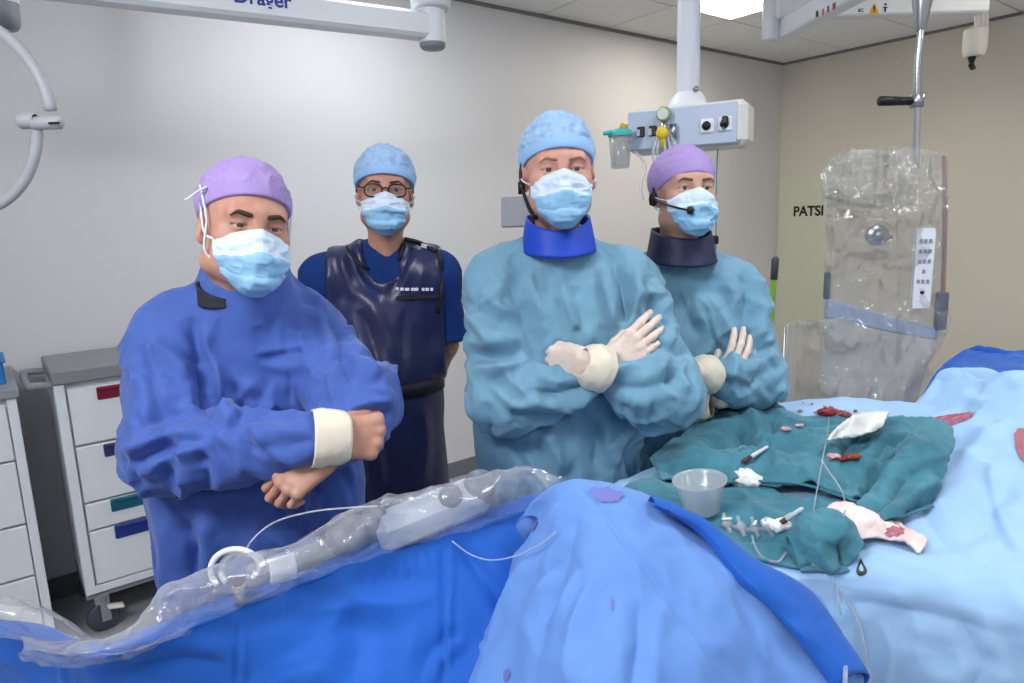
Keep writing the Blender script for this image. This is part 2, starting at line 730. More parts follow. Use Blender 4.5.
def fold(V, N, creases, every=False):
    """push cloth in and out along creases; each is (pixel polyline, width px, height m, kind)
    kind r = ridge, v = valley, s = step (left of the line stands out)"""
    px, py = proj(V)
    view = _C - V
    view /= np.linalg.norm(view, axis=1)[:, None]
    fc = np.clip(((N * view).sum(1) - 0.05) / 0.3, 0, 1)
    if every:
        fc = np.ones(len(V))
    d = np.zeros(len(V))
    for c in creases:
        pts, w, a, k = c
        q = np.array(catmull([(x, y, 0) for x, y in pts], max(8, 5 * len(pts))))[:, :2] if len(pts) > 2 else np.array(pts, float)
        lo, hi = q.min(0) - 4 * w, q.max(0) + 4 * w
        m = np.nonzero((px > lo[0]) & (px < hi[0]) & (py > lo[1]) & (py < hi[1]) & (fc > 0))[0]
        if not len(m):
            continue
        r, sd, t = seg_dist(px[m], py[m], q)
        tp = np.clip(np.minimum(t, 1 - t) * 5, 0, 1) ** 0.7
        x = r / w
        if k == 'r':
            g = np.exp(-1.3 * x ** 1.25) - 0.30 * np.exp(-((x - 1.9) / 0.9) ** 2)
        elif k == 'v':
            g = -np.exp(-1.3 * x ** 1.25) + 0.30 * np.exp(-((x - 1.9) / 0.9) ** 2)
        else:
            y = sd / w
            g = -np.tanh(y * 2.2) * np.exp(-(y / 1.8) ** 2)
        d[m] += a * tp * g * fc[m]
    return d


# ------------------------------------------------------------------ sheets of cloth or film through a control grid
def spline_grid(G, nu, nv):
    """G: rows x cols x 3 -> (nv, nu, 3) smooth grid"""
    G = np.array(G, float)
    A = np.stack([catmull(G[i], nu) for i in range(G.shape[0])])
    B = np.stack([catmull(A[:, j], nv) for j in range(nu)], 1)
    return B


def grid_faces(nv, nu, wrap=False):
    i = np.arange(nv - 1)[:, None] * nu
    if wrap:
        j = np.arange(nu)[None, :]
        j2 = (j + 1) % nu
    else:
        j = np.arange(nu - 1)[None, :]
        j2 = j + 1
    return np.stack([i + j, i + nu + j, i + nu + j2, i + j2], -1).reshape(-1, 4)


def sheet(name, G, nu, nv, m, parent=None, thick=0.002, creases=(), noise=(), flip=False, label=None, offset=-1.0, post=None):
    """noise: list of (scale xyz, amp, kind, seed)"""
    V = spline_grid(G, nu, nv).reshape(-1, 3)
    F = grid_faces(nv, nu)
    if flip:
        F = F[:, ::-1]
    N = normals_of(V, F)
    d = np.zeros(len(V))
    for sc, amp, kind, seed in noise:
        q = V * np.array(sc)
        q = q + 0.35 * np.stack([vnoise(q * 0.7 + 9.1, seed + 5), vnoise(q * 0.7 + 3.3, seed + 6), vnoise(q * 0.7 + 7.7, seed + 7)], 1)
        d += amp * ((ridged(q, 2, seed) - 0.5) if kind == 'r' else (fbm(q, 3, seed) - 0.5))
    if len(creases):
        d += fold(V, N, creases)
    V = V + N * d[:, None]
    if post is not None:
        V = post(V, N)
    o = obj(name, V, F, m, parent, True, label)
    if thick:
        solidify(o, thick, offset)
    return o


# ------------------------------------------------------------------ finding points on a surface
from mathutils.bvhtree import BVHTree


def bvh_of(*os):
    Vs, Fs, n = [], [], 0
    for o in os:
        me = o.data
        v = np.zeros(len(me.vertices) * 3)
        me.vertices.foreach_get('co', v)
        Vs += [tuple(q) for q in v.reshape(-1, 3)]
        Fs += [tuple(i + n for i in p.vertices) for p in me.polygons]
        n += len(me.vertices)
    return BVHTree.FromPolygons(Vs, Fs)


def hit(tree, px, py, lift=0.0):
    d = Vector(ray(px, py)).normalized()
    h = tree.ray_cast(Vector(_C), d)
    if h[0] is None:
        return None
    n = h[1]
    if n.dot(d) > 0:
        n = -n
    return h[0] + n * lift




def xf(V, M):
    A = np.array(M)
    return np.asarray(V, float) @ A[:3, :3].T + A[:3, 3]



# ------------------------------------------------------------------ palette
M_wall = mat('wall_paint', (210, 209, 210), 0.5, spec=0.3, bump=[(60, 0.03, 0.002)], var=(1.2, 0.2, (202, 202, 204)))
M_wall_r = mat('wall_paint_warm_lit', (208, 203, 191), 0.5, spec=0.3, bump=[(60, 0.03, 0.002)], var=(1.2, 0.2, (200, 196, 184)))  # yellowish light on the right wall, put into the paint colour
M_tile = mat('ceiling_tile', (238, 238, 235), 0.9, spec=0.1, bump=[(180, 0.25, 0.002)])
M_grid = mat('ceiling_grid', (176, 176, 174), 0.5)
M_trim = mat('shadow_gap_trim', (120, 118, 116), 0.6)
M_floor = mat('vinyl_floor', (166, 168, 172), 0.35, spec=0.4, var=(40, 0.5, (150, 152, 158)))
M_white = mat('white_enamel', (222, 225, 230), 0.35, spec=0.5)
M_offw = mat('offwhite_plastic', (214, 212, 204), 0.42)
M_greyp = mat('grey_plastic', (140, 144, 150), 0.45)
M_dgrey = mat('dark_grey_plastic', (70, 74, 82), 0.45)
M_black = mat('black_plastic', (18, 18, 20), 0.4)
M_chrome = mat('chrome', (200, 202, 205), 0.16, metal=1.0)
M_steel = mat('brushed_steel', (168, 170, 174), 0.32, metal=1.0)
M_panelblue = mat('pale_blue_panel', (180, 192, 214), 0.4)
M_emit = mat('light_diffuser', (255, 255, 255), 0.5, emit=((246, 250, 255), PANEL_EMIT))
M_emit_warm = mat('light_diffuser_warm', (255, 255, 255), 0.5, emit=((255, 246, 228), PANEL_EMIT))

# ------------------------------------------------------------------ room shell
RL, RW = 8.2, 6.6        # along a, along b


def slab(name, a0, a1, b0, b1, z0, z1, m, kind='structure'):
    mb = MB()
    c = RM((a0 + a1) / 2, (b0 + b1) / 2, (z0 + z1) / 2)
    mb.box(c, (abs(a1 - a0), abs(b1 - b0), z1 - z0), Matrix.Rotation(ROOM_ROT, 4, 'Z'))
    o = mb.build(name, m)
    if kind:
        o['kind'] = kind
    return o


slab('floor', -0.1, RL + .1, -0.1, RW + .1, -0.12, 0.0, M_floor)
slab('wall_back', -0.1, RL + .1, -0.12, 0.0, 0.0, CEIL + .1, M_wall)
slab('wall_right', -0.12, 0.0, 0.0, RW, 0.0, CEIL + .1, M_wall_r)
slab('wall_left', RL, RL + 0.12, 0.0, RW, 0.0, CEIL + .1, M_wall)
slab('wall_front', -0.1, RL + .1, RW, RW + 0.12, 0.0, CEIL + .1, M_wall)
slab('baseboard_back', 0.0, RL, 0.0, 0.012, 0.0, 0.1, mat('skirting', (110, 112, 118), 0.5))
slab('trim_1', 0.0, RL, 0.0, 0.014, CEIL - 0.022, CEIL - 0.002, M_trim)
slab('trim_2', 0.0, 0.014, 0.014, RW, CEIL - 0.022, CEIL - 0.002, M_trim)
ceil = slab('ceiling', -0.1, RL + .1, -0.1, RW + .1, CEIL + 0.03, CEIL + 0.1, M_grid)

LIGHTS = [(1.93, 0.87), (4.33, 0.87), (6.73, 3.27), (1.93, 3.27), (4.33, 3.27), (4.33, 5.67), (1.93, 5.67), (6.73, 5.67)]
tile_me = None
gridmb = MB()
for ia in range(-1, 14):
    for ib in range(-1, 11):
        a0, b0 = 0.43 + 0.6 * (ia), 0.57 + 0.6 * ib
        a1, b1 = min(a0 + .6, RL), min(b0 + .6, RW)
        a0, b0 = max(a0, 0), max(b0, 0)
        ca, cb = (a0 + a1) / 2, (b0 + b1) / 2
        if any(abs(ca - l[0]) < .05 and abs(cb - l[1]) < .05 for l in LIGHTS) or a1 - a0 < .05 or b1 - b0 < .05:
            continue
        if a0 > 5 or b0 > 3:
            gridmb.box(RM(ca, cb, CEIL + 0.012), (a1 - a0 - .012, b1 - b0 - .012, 0.03), Matrix.Rotation(ROOM_ROT, 4, 'Z'))
            continue
        mb = MB()
        mb.box(RM(ca, cb, CEIL + 0.012), (a1 - a0 - .014, b1 - b0 - .014, 0.03), Matrix.Rotation(ROOM_ROT, 4, 'Z'), bev=0.004)
        mb.build('ceiling_tile', M_tile, ceil)
o = gridmb.build('ceiling_field', M_tile, ceil)
o['kind'] = 'stuff'
mb = MB()
for ia in range(0, 14):
    a = 0.43 + 0.6 * ia
    mb.box(RM(a, RW / 2, CEIL + .006), (0.02, RW, 0.008), Matrix.Rotation(ROOM_ROT, 4, 'Z'))
for ib in range(0, 11):
    b = 0.57 + 0.6 * ib
    mb.box(RM(RL / 2, b, CEIL + .0065), (RL, 0.02, 0.008), Matrix.Rotation(ROOM_ROT, 4, 'Z'))
mb.build('grid_rail', M_grid, ceil)

for i, (a, b) in enumerate(LIGHTS):
    lab = ('bright square ceiling light panel beside the white pendant column', 'square ceiling light panel over person in lead apron', 'square ceiling light panel over the medical cart side of the room',
           'square ceiling light panel over the radiation shield', 'square ceiling light panel over the middle of the table', 'square ceiling light panel behind the photographer',
           'square ceiling light panel behind the photographer towards the right wall', 'square ceiling light panel behind the photographer towards the left wall')[i]
    t = thing('ceiling_light', lab, 'light', RM(a, b, CEIL), ROOM_ROT, group='ceiling lights')
    R4 = Matrix.Rotation(ROOM_ROT, 4, 'Z')
    mb = MB()
    for sx, sy, w, h in ((-.29, 0, .02, .6), (.29, 0, .02, .6), (0, -.29, .56, .02), (0, .29, .56, .02)):
        q = R4 @ Vector((sx, sy, 0))
        mb.box(RM(a, b, CEIL + .01) + q, (w, h, 0.03), R4)
    mb.build('frame', M_white, t)
    mb = MB()
    mb.box(RM(a, b, CEIL + .018), (.555, .555, 0.012), R4)
    mb.build('diffuser', M_emit_warm if i in (0, 3) else M_emit, t)

# ------------------------------------------------------------------ furniture and equipment
RZ = Matrix.Rotation(ROOM_ROT, 4, 'Z')


def text_mesh(name, s, size, M, m, parent=None, depth=0.0006, bold=0.0, label=None, shear=0.0):
    cu = bpy.data.curves.new(name, 'FONT')
    cu.body = s
    cu.size = size
    cu.extrude = depth
    cu.offset = bold
    cu.shear = shear
    cu.align_x = 'LEFT'
    o = bpy.data.objects.new(name, cu)
    COL.objects.link(o)
    bpy.context.view_layer.update()
    me = bpy.data.meshes.new_from_object(o.evaluated_get(bpy.context.evaluated_depsgraph_get()))
    bpy.data.objects.remove(o)
    me.transform(M)
    me.materials.clear()
    me.materials.append(m)
    q = bpy.data.objects.new(name, me)
    COL.objects.link(q)
    put(q, parent)
    if label:
        q['label'] = label
    return q


def wall_ab(p):
    d = np.array([p[0] - CX, p[1] - CY])
    return -d @ E1, d @ E2


# ---- drawer cart behind the man on the left -------------------------------------------------------
CB = 0.47            # distance of the drawer fronts from the wall
bl = on_back_wall(86, 592, CB)
tl = on_back_wall(52, 386, CB)
A0 = wall_ab(bl)[0]
CW = 0.62
Z0, Z1 = bl[2], tl[2]
cart = thing('medical_cart', 'white drawer cart with grey top and coloured drawer handles behind person in royal blue', 'cart', RM(A0 - CW / 2, CB / 2 + .03, 0), ROOM_ROT)


def cbox(mb, a, w, b0, b1, z0, z1, bev=.003):
    mb.box(RM(a - w / 2, (b0 + b1) / 2, (z0 + z1) / 2), (w, abs(b1 - b0), z1 - z0), RZ, bev)


mb = MB()
cbox(mb, A0, CW, .05, CB - .02, Z0, Z1)
cbox(mb, A0, .035, CB - .02, CB + .004, Z0, Z1)
cbox(mb, A0 - CW + .035, .035, CB - .02, CB + .004, Z0, Z1)
cbox(mb, A0, CW, CB - .02, CB + .002, Z0 - .02, Z0 + .012)
mb.build('body', M_white, cart)
zz = lambda px, py: on_back_wall(px, py, CB)[2]
rows = [zz(58, 390), zz(68, 448.5), zz(77, 506), zz(80.6, 534), zz(87.6, 588)]
cols = [((96, 387, 400), (120, 24, 48), 'dark red handle'), ((103, 444, 457), (52, 52, 104), 'dark violet handle'),
        ((110, 499, 512), (10, 92, 112), 'teal handle'), ((114, 525, 539), (26, 50, 132), 'royal blue handle')]
for i in range(4):
    mb = MB()
    cbox(mb, A0 - .042, CW - .084, CB - .015, CB + .006, rows[i + 1] + .004, rows[i] - .004, .004)
    d = mb.build('drawer', M_white, cart)
    (hx, hy0, hy1), c, lab = cols[i]
    h0 = on_back_wall(hx, hy0, CB)
    ah = wall_ab(h0)[0]
    zt, zb = h0[2], on_back_wall(hx, hy1, CB)[2]
    mb = MB()
    cbox(mb, ah, .17, CB + .004, CB + .013, zb, zt, .004)
    cbox(mb, ah - .01, .15, CB + .012, CB + .020, zt - .014, zt - .002, .003)
    h = mb.build('handle', mat('handle_%d' % i, c, .4), d, label=lab)
mb = MB()
cbox(mb, A0 + .004, CW + .008, .03, CB + .014, Z1, Z1 + .055, .006)
mb.build('top', mat('cart_top_grey', (132, 130, 136), .45), cart, label='grey moulded top')
mb = MB()
hp = [RM(A0, CB - .02, Z1 + .0), RM(A0 + .05, CB - .02, Z1 + .005), RM(A0 + .075, CB - .05, Z1 + .005), RM(A0 + .075, .14, Z1 + .005), RM(A0 + .05, .10, Z1 + .005), RM(A0, .10, Z1)]
mb.tube(catmull(hp, 40), .014, 12)
mb.build('push_handle', M_greyp, cart, smooth=True, label='grey push handle')
mb = MB()
cbox(mb, A0, CW, .06, CB - .02, Z0 - .05, Z0 - .018, .004)
mb.build('base_frame', M_greyp, cart)
for aa in (A0 - .05, A0 - CW + .05):
    for b in (.10, CB - .04):
        mb = MB()
        p = RM(aa, b, 0)
        mb.box(p + Vector((0, 0, Z0 - .065)), (.05, .05, .04), RZ, .006)
        cz = 0.062
        for k in (-1, 1):
            mb.box(p + RZ @ Vector((0.01, .022 * k, (cz + Z0 - .07) / 2 + .01)), (.035, .006, max(.03, Z0 - .07 - cz + .05)), RZ, .002)
        c = mb.build('castor', M_greyp, cart)
        mb = MB()
        mb.lathe([(.0001, -.014), (.05, -.014), (.06, -.008), (.062, 0), (.06, .008), (.05, .014), (.0001, .014)], p + Vector((0, 0, cz)), RZ @ Matrix.Rotation(math.pi / 2, 4, 'X'), 28)
        mb.build('wheel', M_dgrey, c, smooth=True)
        mb = MB()
        mb.box(p + RZ @ Vector((.045, -.035, cz + .045)), (.06, .04, .012), RZ @ Matrix.Rotation(.25, 4, 'Y'), .004)
        mb.build('brake_pedal', M_offw, c)

# ---- cabinet at the left edge -----------------------------------------------------------------------
KB = 0.55
kt = on_back_wall(15, 389, KB)
ka = wall_ab(kt)[0]
KW, KZ = .60, kt[2]
cab = thing('storage_cabinet', 'tall white drawer cabinet with grey worktop at the left edge', 'cabinet', RM(ka + KW / 2, KB / 2, 0), ROOM_ROT)
mb = MB()
cbox(mb, ka + KW, KW, .02, KB - .02, .09, KZ - .03)
cbox(mb, ka + .03, .03, KB - .02, KB, .09, KZ - .03)
cbox(mb, ka + KW, .03, KB - .02, KB, .09, KZ - .03)
mb.build('body', M_white, cab)
mb = MB()
cbox(mb, ka + KW, KW, .03, KB - .05, 0.0, .09, 0)
mb.build('plinth', M_dgrey, cab)
mb = MB()
cbox(mb, ka + KW + .01, KW + .02, .01, KB + .015, KZ - .03, KZ + .005, .004)
mb.build('worktop', M_greyp, cab, label='grey worktop')
zk = [KZ - .05, on_back_wall(0, 464, KB)[2], on_back_wall(10, 528, KB)[2], on_back_wall(18, 580, KB)[2], .11]
for i in range(4):
    mb = MB()
    cbox(mb, ka + KW - .034, KW - .068, KB - .02, KB + .004, zk[i + 1] + .004, zk[i] - .004, .004)
    d = mb.build('drawer', M_white, cab)
    mb = MB()
    cbox(mb, ka + KW / 2 + .08, .16, KB + .003, KB + .018, zk[i] - .06, zk[i] - .035, .005)
    mb.build('handle', M_greyp, d)
bn = thing('storage_bin', 'small blue plastic bin on the grey worktop at the left edge', 'bin', RM(ka + .13, .33, KZ + .006), ROOM_ROT)
mb = MB()
for (x, y, w, h) in ((0, -.11, .22, .006), (0, .11, .22, .006), (-.107, 0, .006, .226), (.107, 0, .006, .226)):
    mb.box(RM(ka + .13, .33, KZ + .046) + RZ @ Vector((x, y, 0)), (w, h, .08), RZ, .002)
mb.box(RM(ka + .13, .33, KZ + .010), (.215, .215, .006), RZ)
M_bin = mat('bin_blue', (40, 120, 190), .4)
mb.build('tray', M_bin, bn)
mb = MB()
for (x, y, w, h) in ((0, -.115, .236, .012), (0, .115, .236, .012), (-.113, 0, .012, .236), (.113, 0, .012, .236)):
    mb.box(RM(ka + .13, .33, KZ + .088) + RZ @ Vector((x, y, 0)), (w, h, .008), RZ, .002)
mb.build('rim', M_bin, bn)

# ---- pendant boom, top left ---------------------------------------------------------------------------
ZB = 2.32
q1, q0 = atz(428, 27, ZB), atz(60, -17, ZB)
dv = (q1 - q0).normalized()
ang = math.atan2(dv.y, dv.x)
R1 = Matrix.Rotation(ang, 4, 'Z')
boom = thing('pendant_boom', 'long white horizontal ceiling boom with blue lettering and round end joint', 'medical boom', q1)
L = (q1 - q0).length + .5
mid = q1 - dv * (L / 2)
mb = MB()
mb.box(mid, (L, .085, .088), R1, .012)
mb.build('arm', M_white, boom, auto=True)
mb = MB()
mb.lathe([(.0001, -.075), (.040, -.075), (.047, -.068), (.048, -.055)], q1 + dv * .015, None, 36)
mb.build('lower_cap', M_greyp, boom, smooth=True, label='grey lower cap')
mb = MB()
mb.lathe([(.049, -.056), (.050, -.05), (.050, .062), (.046, .066)], q1 + dv * .015, None, 36)
mb.box(q1 + dv * .015 + Matrix.Rotation(-.35, 3, 'Z') @ Vector((0, -.050, .040)), (.006, .004, .012))
mb.build('joint', M_white, boom, auto=True)
mb = MB()
mb.lathe([(.0001, .06), (.065, .06), (.072, .066), (.073, .10), (.070, .108), (.0001, .11)], q1 + dv * .015, None, 40)
mb.lathe([(.055, .10), (.055, CEIL - ZB)], q1 + dv * .015, None, 32)
mb.build('column', M_white, boom, smooth=True, label='white collar and ceiling column')
n1 = Vector((dv.y, -dv.x, 0))
tp = atz(232, 6, ZB) 
# lettering on the face of the arm turned to the room
base = q1 - dv * ((q1 - atz(229, 8, ZB)).length) + n1 * .0436
Mt = Matrix.Translation(base + Vector((0, 0, -.006))) @ Matrix((dv, Vector((0, 0, 1)), n1)).transposed().to_4x4()
text_mesh('lettering', 'Dräger', .062, Mt, mat('lettering_blue', (34, 62, 150), .5), boom, bold=.0012, label='blue lettering')

# ---- grey end of another ceiling arm, far top left ------------------------------------------------------
g0 = at(2, 10, 2.3)
ga = thing('lamp_arm_end', 'grey cylindrical end of a ceiling arm in the top left corner', 'lamp arm', g0)
mb = MB()
mb.lathe([(.0001, -.06), (.034, -.058), (.044, -.045), (.046, -.02), (.046, .02)], g0, None, 32)
mb.build('end_cap', M_greyp, ga, smooth=True)
mb = MB()
mb.lathe([(.048, .02), (.050, .03), (.050, CEIL - g0.z)], g0, None, 32)
mb.build('arm', M_white, ga, smooth=True)
mb = MB()
for k in (-1, 1):
    mb.lathe([(.0001, -.012), (.007, -.012), (.008, 0)], g0 + Vector((.012 * k, -.01, -.06)), None, 12)
mb.build('screw', M_steel, ga, smooth=True)

# ---- ring shaped lamp yoke at the left edge ----------------------------------------------------------------
rc = at(-46, 118, 1.95)
rr = (at(52, 118, 1.95) - rc).length
yoke = thing('lamp_yoke', 'curved white tube of a lamp yoke with a joint at the left edge', 'lamp arm', rc)
pts = [rc + Vector((math.cos(a) * rr, .15 * math.sin(a) * 0, math.sin(a) * rr * 1.02)) for a in np.linspace(.04, 2.2, 44)]
mb = MB()
mb.tube(pts, .0155, 12)
M_tubegrey = mat('tube_pale_grey', (186, 188, 194), .4)
mb.build('upper_tube', M_tubegrey, yoke, smooth=True)
pts = [rc + Vector((math.cos(a) * rr * .84, 0.0, math.sin(a) * rr * .95)) for a in np.linspace(-.06, -2.2, 44)]
mb = MB()
mb.tube(pts, .0145, 12)
mb.build('lower_tube', M_tubegrey, yoke, smooth=True)
mb = MB()
jr = at(33, 122, 1.94)
Mx = Matrix.Rotation(math.pi / 2, 4, 'Y')
mb.lathe([(.0001, -.022), (.019, -.022), (.021, -.018), (.021, .020), (.017, .022)], at(28, 121, 1.94), Mx, 24)
mb.lathe([(.017, -.03), (.018, -.028), (.018, .042), (.014, .048), (.0001, .049)], at(44, 123, 1.94), Mx, 24)
jj = mb.build('joint', M_tubegrey, yoke, smooth=True)
mb = MB()
mb.box(at(54, 123, 1.918), (.032, .006, .006), None, .002)
mb.build('slot', M_black, jj, label='dark slot')

# ---- media pendant behind the man on the right -----------------------------------------------------------------
YP = 2.62
pc = at(688, 98, YP)
pend = thing('supply_pendant', 'pale blue ceiling supply unit with sockets on a white column above the lilac cap', 'medical pendant', (pc.x, pc.y, CEIL))
mb = MB()
mb.lathe([(.041, pc.z), (.041, CEIL)], (pc.x, pc.y, 0), None, 36)
mb.build('column', mat('column_pale', (206, 210, 218), .35), pend, smooth=True)
mb = MB()
mb.lathe([(.070, -.03), (.069, -.012), (.060, .010), (.048, .024), (.0425, .030)], pc + Vector((0, 0, -.01)), None, 36)
mb.build('dome', M_white, pend, smooth=True)
mb = MB()
mb.lathe([(.0001, -.008), (.010, -.006), (.010, .006), (.0001, .008)], at(696, 89, YP - .05), Matrix.Rotation(math.pi / 2, 4, 'X'), 16)
mb.build('locking_knob', M_steel, pend, smooth=True)
# panel: front face corners
pa, pb = at(628, 134, YP - .06), at(737, 124, YP - .24)
dvp = Vector((pb.x - pa.x, pb.y - pa.y, 0))
PW = dvp.length
PH = (at(680, 108, YP - .11) - at(680, 149, YP - .11)).length
pang = math.atan2(dvp.y, dvp.x)
PR = Matrix.Rotation(pang, 4, 'Z')
pm = (pa + pb) / 2
pm.z = (at(680, 108, YP - .11).z + at(680, 149, YP - .11).z) / 2
fr = lambda x, y, z: pm + PR @ Vector((x, y, z))
mb = MB()
mb.box(fr(.012, .085, 0), (PW + .04, .16, PH + .012), PR, .02)
mb.build('housing', M_offw, pend, auto=True)
mb = MB()
mb.box(fr(0, 0.002, 0), (PW, .014, PH - .006), PR, .004)
face = mb.build('front_panel', M_panelblue, pend)


def prel(px, py):
    """panel coordinates of a pixel"""
    d = Vector(ray(px, py))
    n = PR @ Vector((0, -1, 0))
    o = fr(0, -.006, 0)
    t = (o - Vector(_C)).dot(n) / d.dot(n)
    q = PR.to_3x3().transposed() @ (Vector(_C) + d * t - pm)
    return q.x, q.z


for (px, py) in ((641, 132), (653, 131)):
    x, z = prel(px, py)
    mb = MB()
    mb.box(fr(x, -.008, z), (.028, .010, .036), PR, .003)
    s = mb.build('gas_outlet', M_black, pend, label='dark gas outlet')
    mb = MB()
    mb.box(fr(x - .008, -.016, z - .004), (.012, .006, .024), PR, .002)
    mb.build('outlet_tag', M_panelblue, s)
for (px, py) in ((707, 126), (725, 124)):
    x, z = prel(px, py)
    mb = MB()
    mb.box(fr(x, -.008, z), (.048, .008, .048), PR, .004)
    s = mb.build('socket_plate', M_white, pend)
    mb = MB()
    mb.lathe([(.0001, -.006), (.013, -.006), (.015, .004), (.0001, .004)], fr(x, -.014, z), PR @ Matrix.Rotation(math.pi / 2, 4, 'X'), 20)
    mb.build('socket', M_black, s, smooth=True)
x, z = prel(725, 122)
mb = MB()
mb.box(fr(x + .004, -.026, z + .004), (.020, .018, .026), PR, .004)
mb.build('plug', M_black, pend)
# flow meters with gauge and knobs
M_yellow = mat('flow_knob_yellow', (226, 196, 40), .4)
M_greengauge = mat('gauge_green_rim', (128, 168, 120), .4)
x, z = prel(666, 115)
fm = thing('flow_meter', 'small oxygen flow meter with yellow knob and green rimmed gauge on the supply unit', 'flow meter', fr(x, -.04, z - .05))
mb = MB()
Mg = PR @ Matrix.Rotation(math.pi / 2, 4, 'X')
mb.lathe([(.0001, -.012), (.020, -.012), (.025, -.008), (.025, .010), (.0001, .010)], fr(x, -.034, z), Mg, 28)
g = mb.build('gauge', M_greengauge, fm, smooth=True)
mb = MB()
mb.lathe([(.0001, .002), (.0195, .002), (.0195, 0)], fr(x, -.046, z), Mg, 28)
mb.build('dial', M_offw, g)
mb = MB()
mb.lathe([(.0001, -.012), (.017, -.012), (.021, -.004), (.021, .008), (.016, .014), (.0001, .014)], fr(x - .002, -.045, z - .064), Mg, 20)
mb.lathe([(.0001, -.03), (.007, -.03), (.009, 0)], fr(x, -.045, z - .085), None, 12)
mb.build('knob', M_yellow, fm, smooth=True)
mb = MB()
mb.tube([fr(x, -.03, z - .02), fr(x, -.03, z - .09)], .010, 12)
mb.tube([fr(x + .035, -.03, z - .06), fr(x - .02, -.03, z - .06)], .009, 12)
mb.tube([fr(x + .032, -.03, z - .035), fr(x + .032, -.03, z - .085)], .012, 12)
mb.build('valve_body', M_steel, fm, smooth=True)
M_tubeclear = plastic('clear_tubing', (238, 240, 245), haze=.32, rough=.15)
mb = MB()
for dx, dz in ((-.03, .11), (-.018, .13), (.01, .12), (.028, .14), (.045, .10)):
    mb.tube(catmull([fr(x + dx * .4, -.04, z - .06), fr(x + dx, -.05, z - .07 - dz * .4), fr(x + dx * 1.1, -.045, z - .07 - dz)], 14), .0045, 8)
mb.build('hanging_tubes', M_tubeclear, fm, smooth=True)
# suction canister hung at the end of the panel
ct = at(620, 134, YP - .14)
can = thing('suction_canister', 'clear suction canister with turquoise lid hanging left of the supply unit', 'canister', ct)
mb = MB()
mb.lathe([(.0001, -.118), (.030, -.117), (.033, -.112), (.040, .0), (.038, .0), (.031, -.110), (.0001, -.113)], ct, None, 32)
mb.build('jar', plastic('canister_clear', (226, 228, 226), haze=.22, rough=.2), can, smooth=True)
mb = MB()
mb.lathe([(.043, -.008), (.044, .004), (.036, .014), (.0001, .020)], ct, None, 32)
mb.tube([ct + Vector((-.02, -.02, .006)), ct + Vector((-.062, -.03, .0))], .007, 10)
ld = mb.build('lid', mat('lid_turquoise', (60, 178, 176), .4), can, smooth=True)
mb = MB()
mb.tube([ct + Vector((.008, -.012, .012)), ct + Vector((.014, -.014, .032))], .014, 12)
mb.build('lid_valve', mat('valve_ochre', (190, 160, 60), .4), ld, smooth=True)
mb = MB()
mb.tube(catmull([fr(-PW * .42, -.02, -PH / 2), at(645, 165, YP - .1), at(641, 185, YP - .1), at(643, 200, YP - .1)], 20), .005, 8)
h = mb.build('suction_hose', M_tubeclear, can, smooth=True)
# thin green cable hanging from the plug
mb = MB()
x, z = prel(725, 128)
mb.tube(catmull([fr(x, -.03, z), at(719, 140, YP - .14), at(717, 165, YP - .14), at(716, 215, YP - .14), at(716, 330, YP - .14)], 24), .0026, 6)
q = mb.build('plug_cable', mat('cable_green', (96, 150, 160), .5), pend, smooth=True, label='thin grey green cable')

# ---- shield boom, top right ----------------------------------------------------------------------------------
ZR = 2.50
boom2 = thing('shield_boom', 'white jointed ceiling boom with warning sticker at the top right', 'medical boom', atz(769, 20, ZR))


def bar(mb, p, q, w, h, bev=.01):
    d = q - p
    a = math.atan2(d.y, d.x)
    el = math.asin(max(-1, min(1, d.z / d.length)))
    M = Matrix.Rotation(a, 4, 'Z') @ Matrix.Rotation(-el, 4, 'Y')
    mb.box((p + q) / 2, (d.length, w, h), M, bev)
    return M


e0 = atz(776, 34, ZR)
e1 = atz(868, -16, ZR)
dd = (e1 - e0).normalized()
mb = MB()
bar(mb, e0 - dd * .02, e1 + dd * .5, .085, .088, .008)
mb.build('lower_arm', M_white, boom2)
e2, e3 = atz(774, 8, ZR + .09), atz(985, 2, ZR + .09)
d3 = (e3 - e2).normalized()
mb = MB()
M3r = bar(mb, e2, e3, .085, .11, .008)
mb.build('upper_arm', M_white, boom2)
mb = MB()
pj = atz(770, 30, ZR)
mb.lathe([(.0001, -.05), (.040, -.05), (.043, -.045), (.043, .22), (.0001, .23)], pj + dd * .01, None, 32)
mb.build('joint', M_white, boom2, smooth=True)
mb = MB()
pj2 = e3 - d3 * .30
mb.lathe([(.05, .0), (.05, CEIL - ZR - .09)], pj2, None, 28)
mb.build('ceiling_post', M_white, boom2, smooth=True)


def sticker(px, py, w, h, p, q, zz, m, parent, name, thick=.0015, lab=None, shape=None, off=.0436):
    d = (q - p)
    d = Vector((d.x, d.y, 0)).normalized()
    n = Vector((d.y, -d.x, 0))
    r = Vector(ray(px, py))
    o = p + n * off
    t = (o - Vector(_C)).dot(n) / r.dot(n)
    c = Vector(_C) + r * t
    M = Matrix.Translation(c) @ Matrix((d, Vector((0, 0, 1)), n)).transposed().to_4x4()
    mb = MB()
    if shape is None:
        mb.box((0, 0, 0), (w, h, thick))
    else:
        mb.prism([(x * w, y * h) for x, y in shape], thick)
    V, F = mb.arrays()
    return obj(name, xf(V, M), F, m, parent, False, lab), M


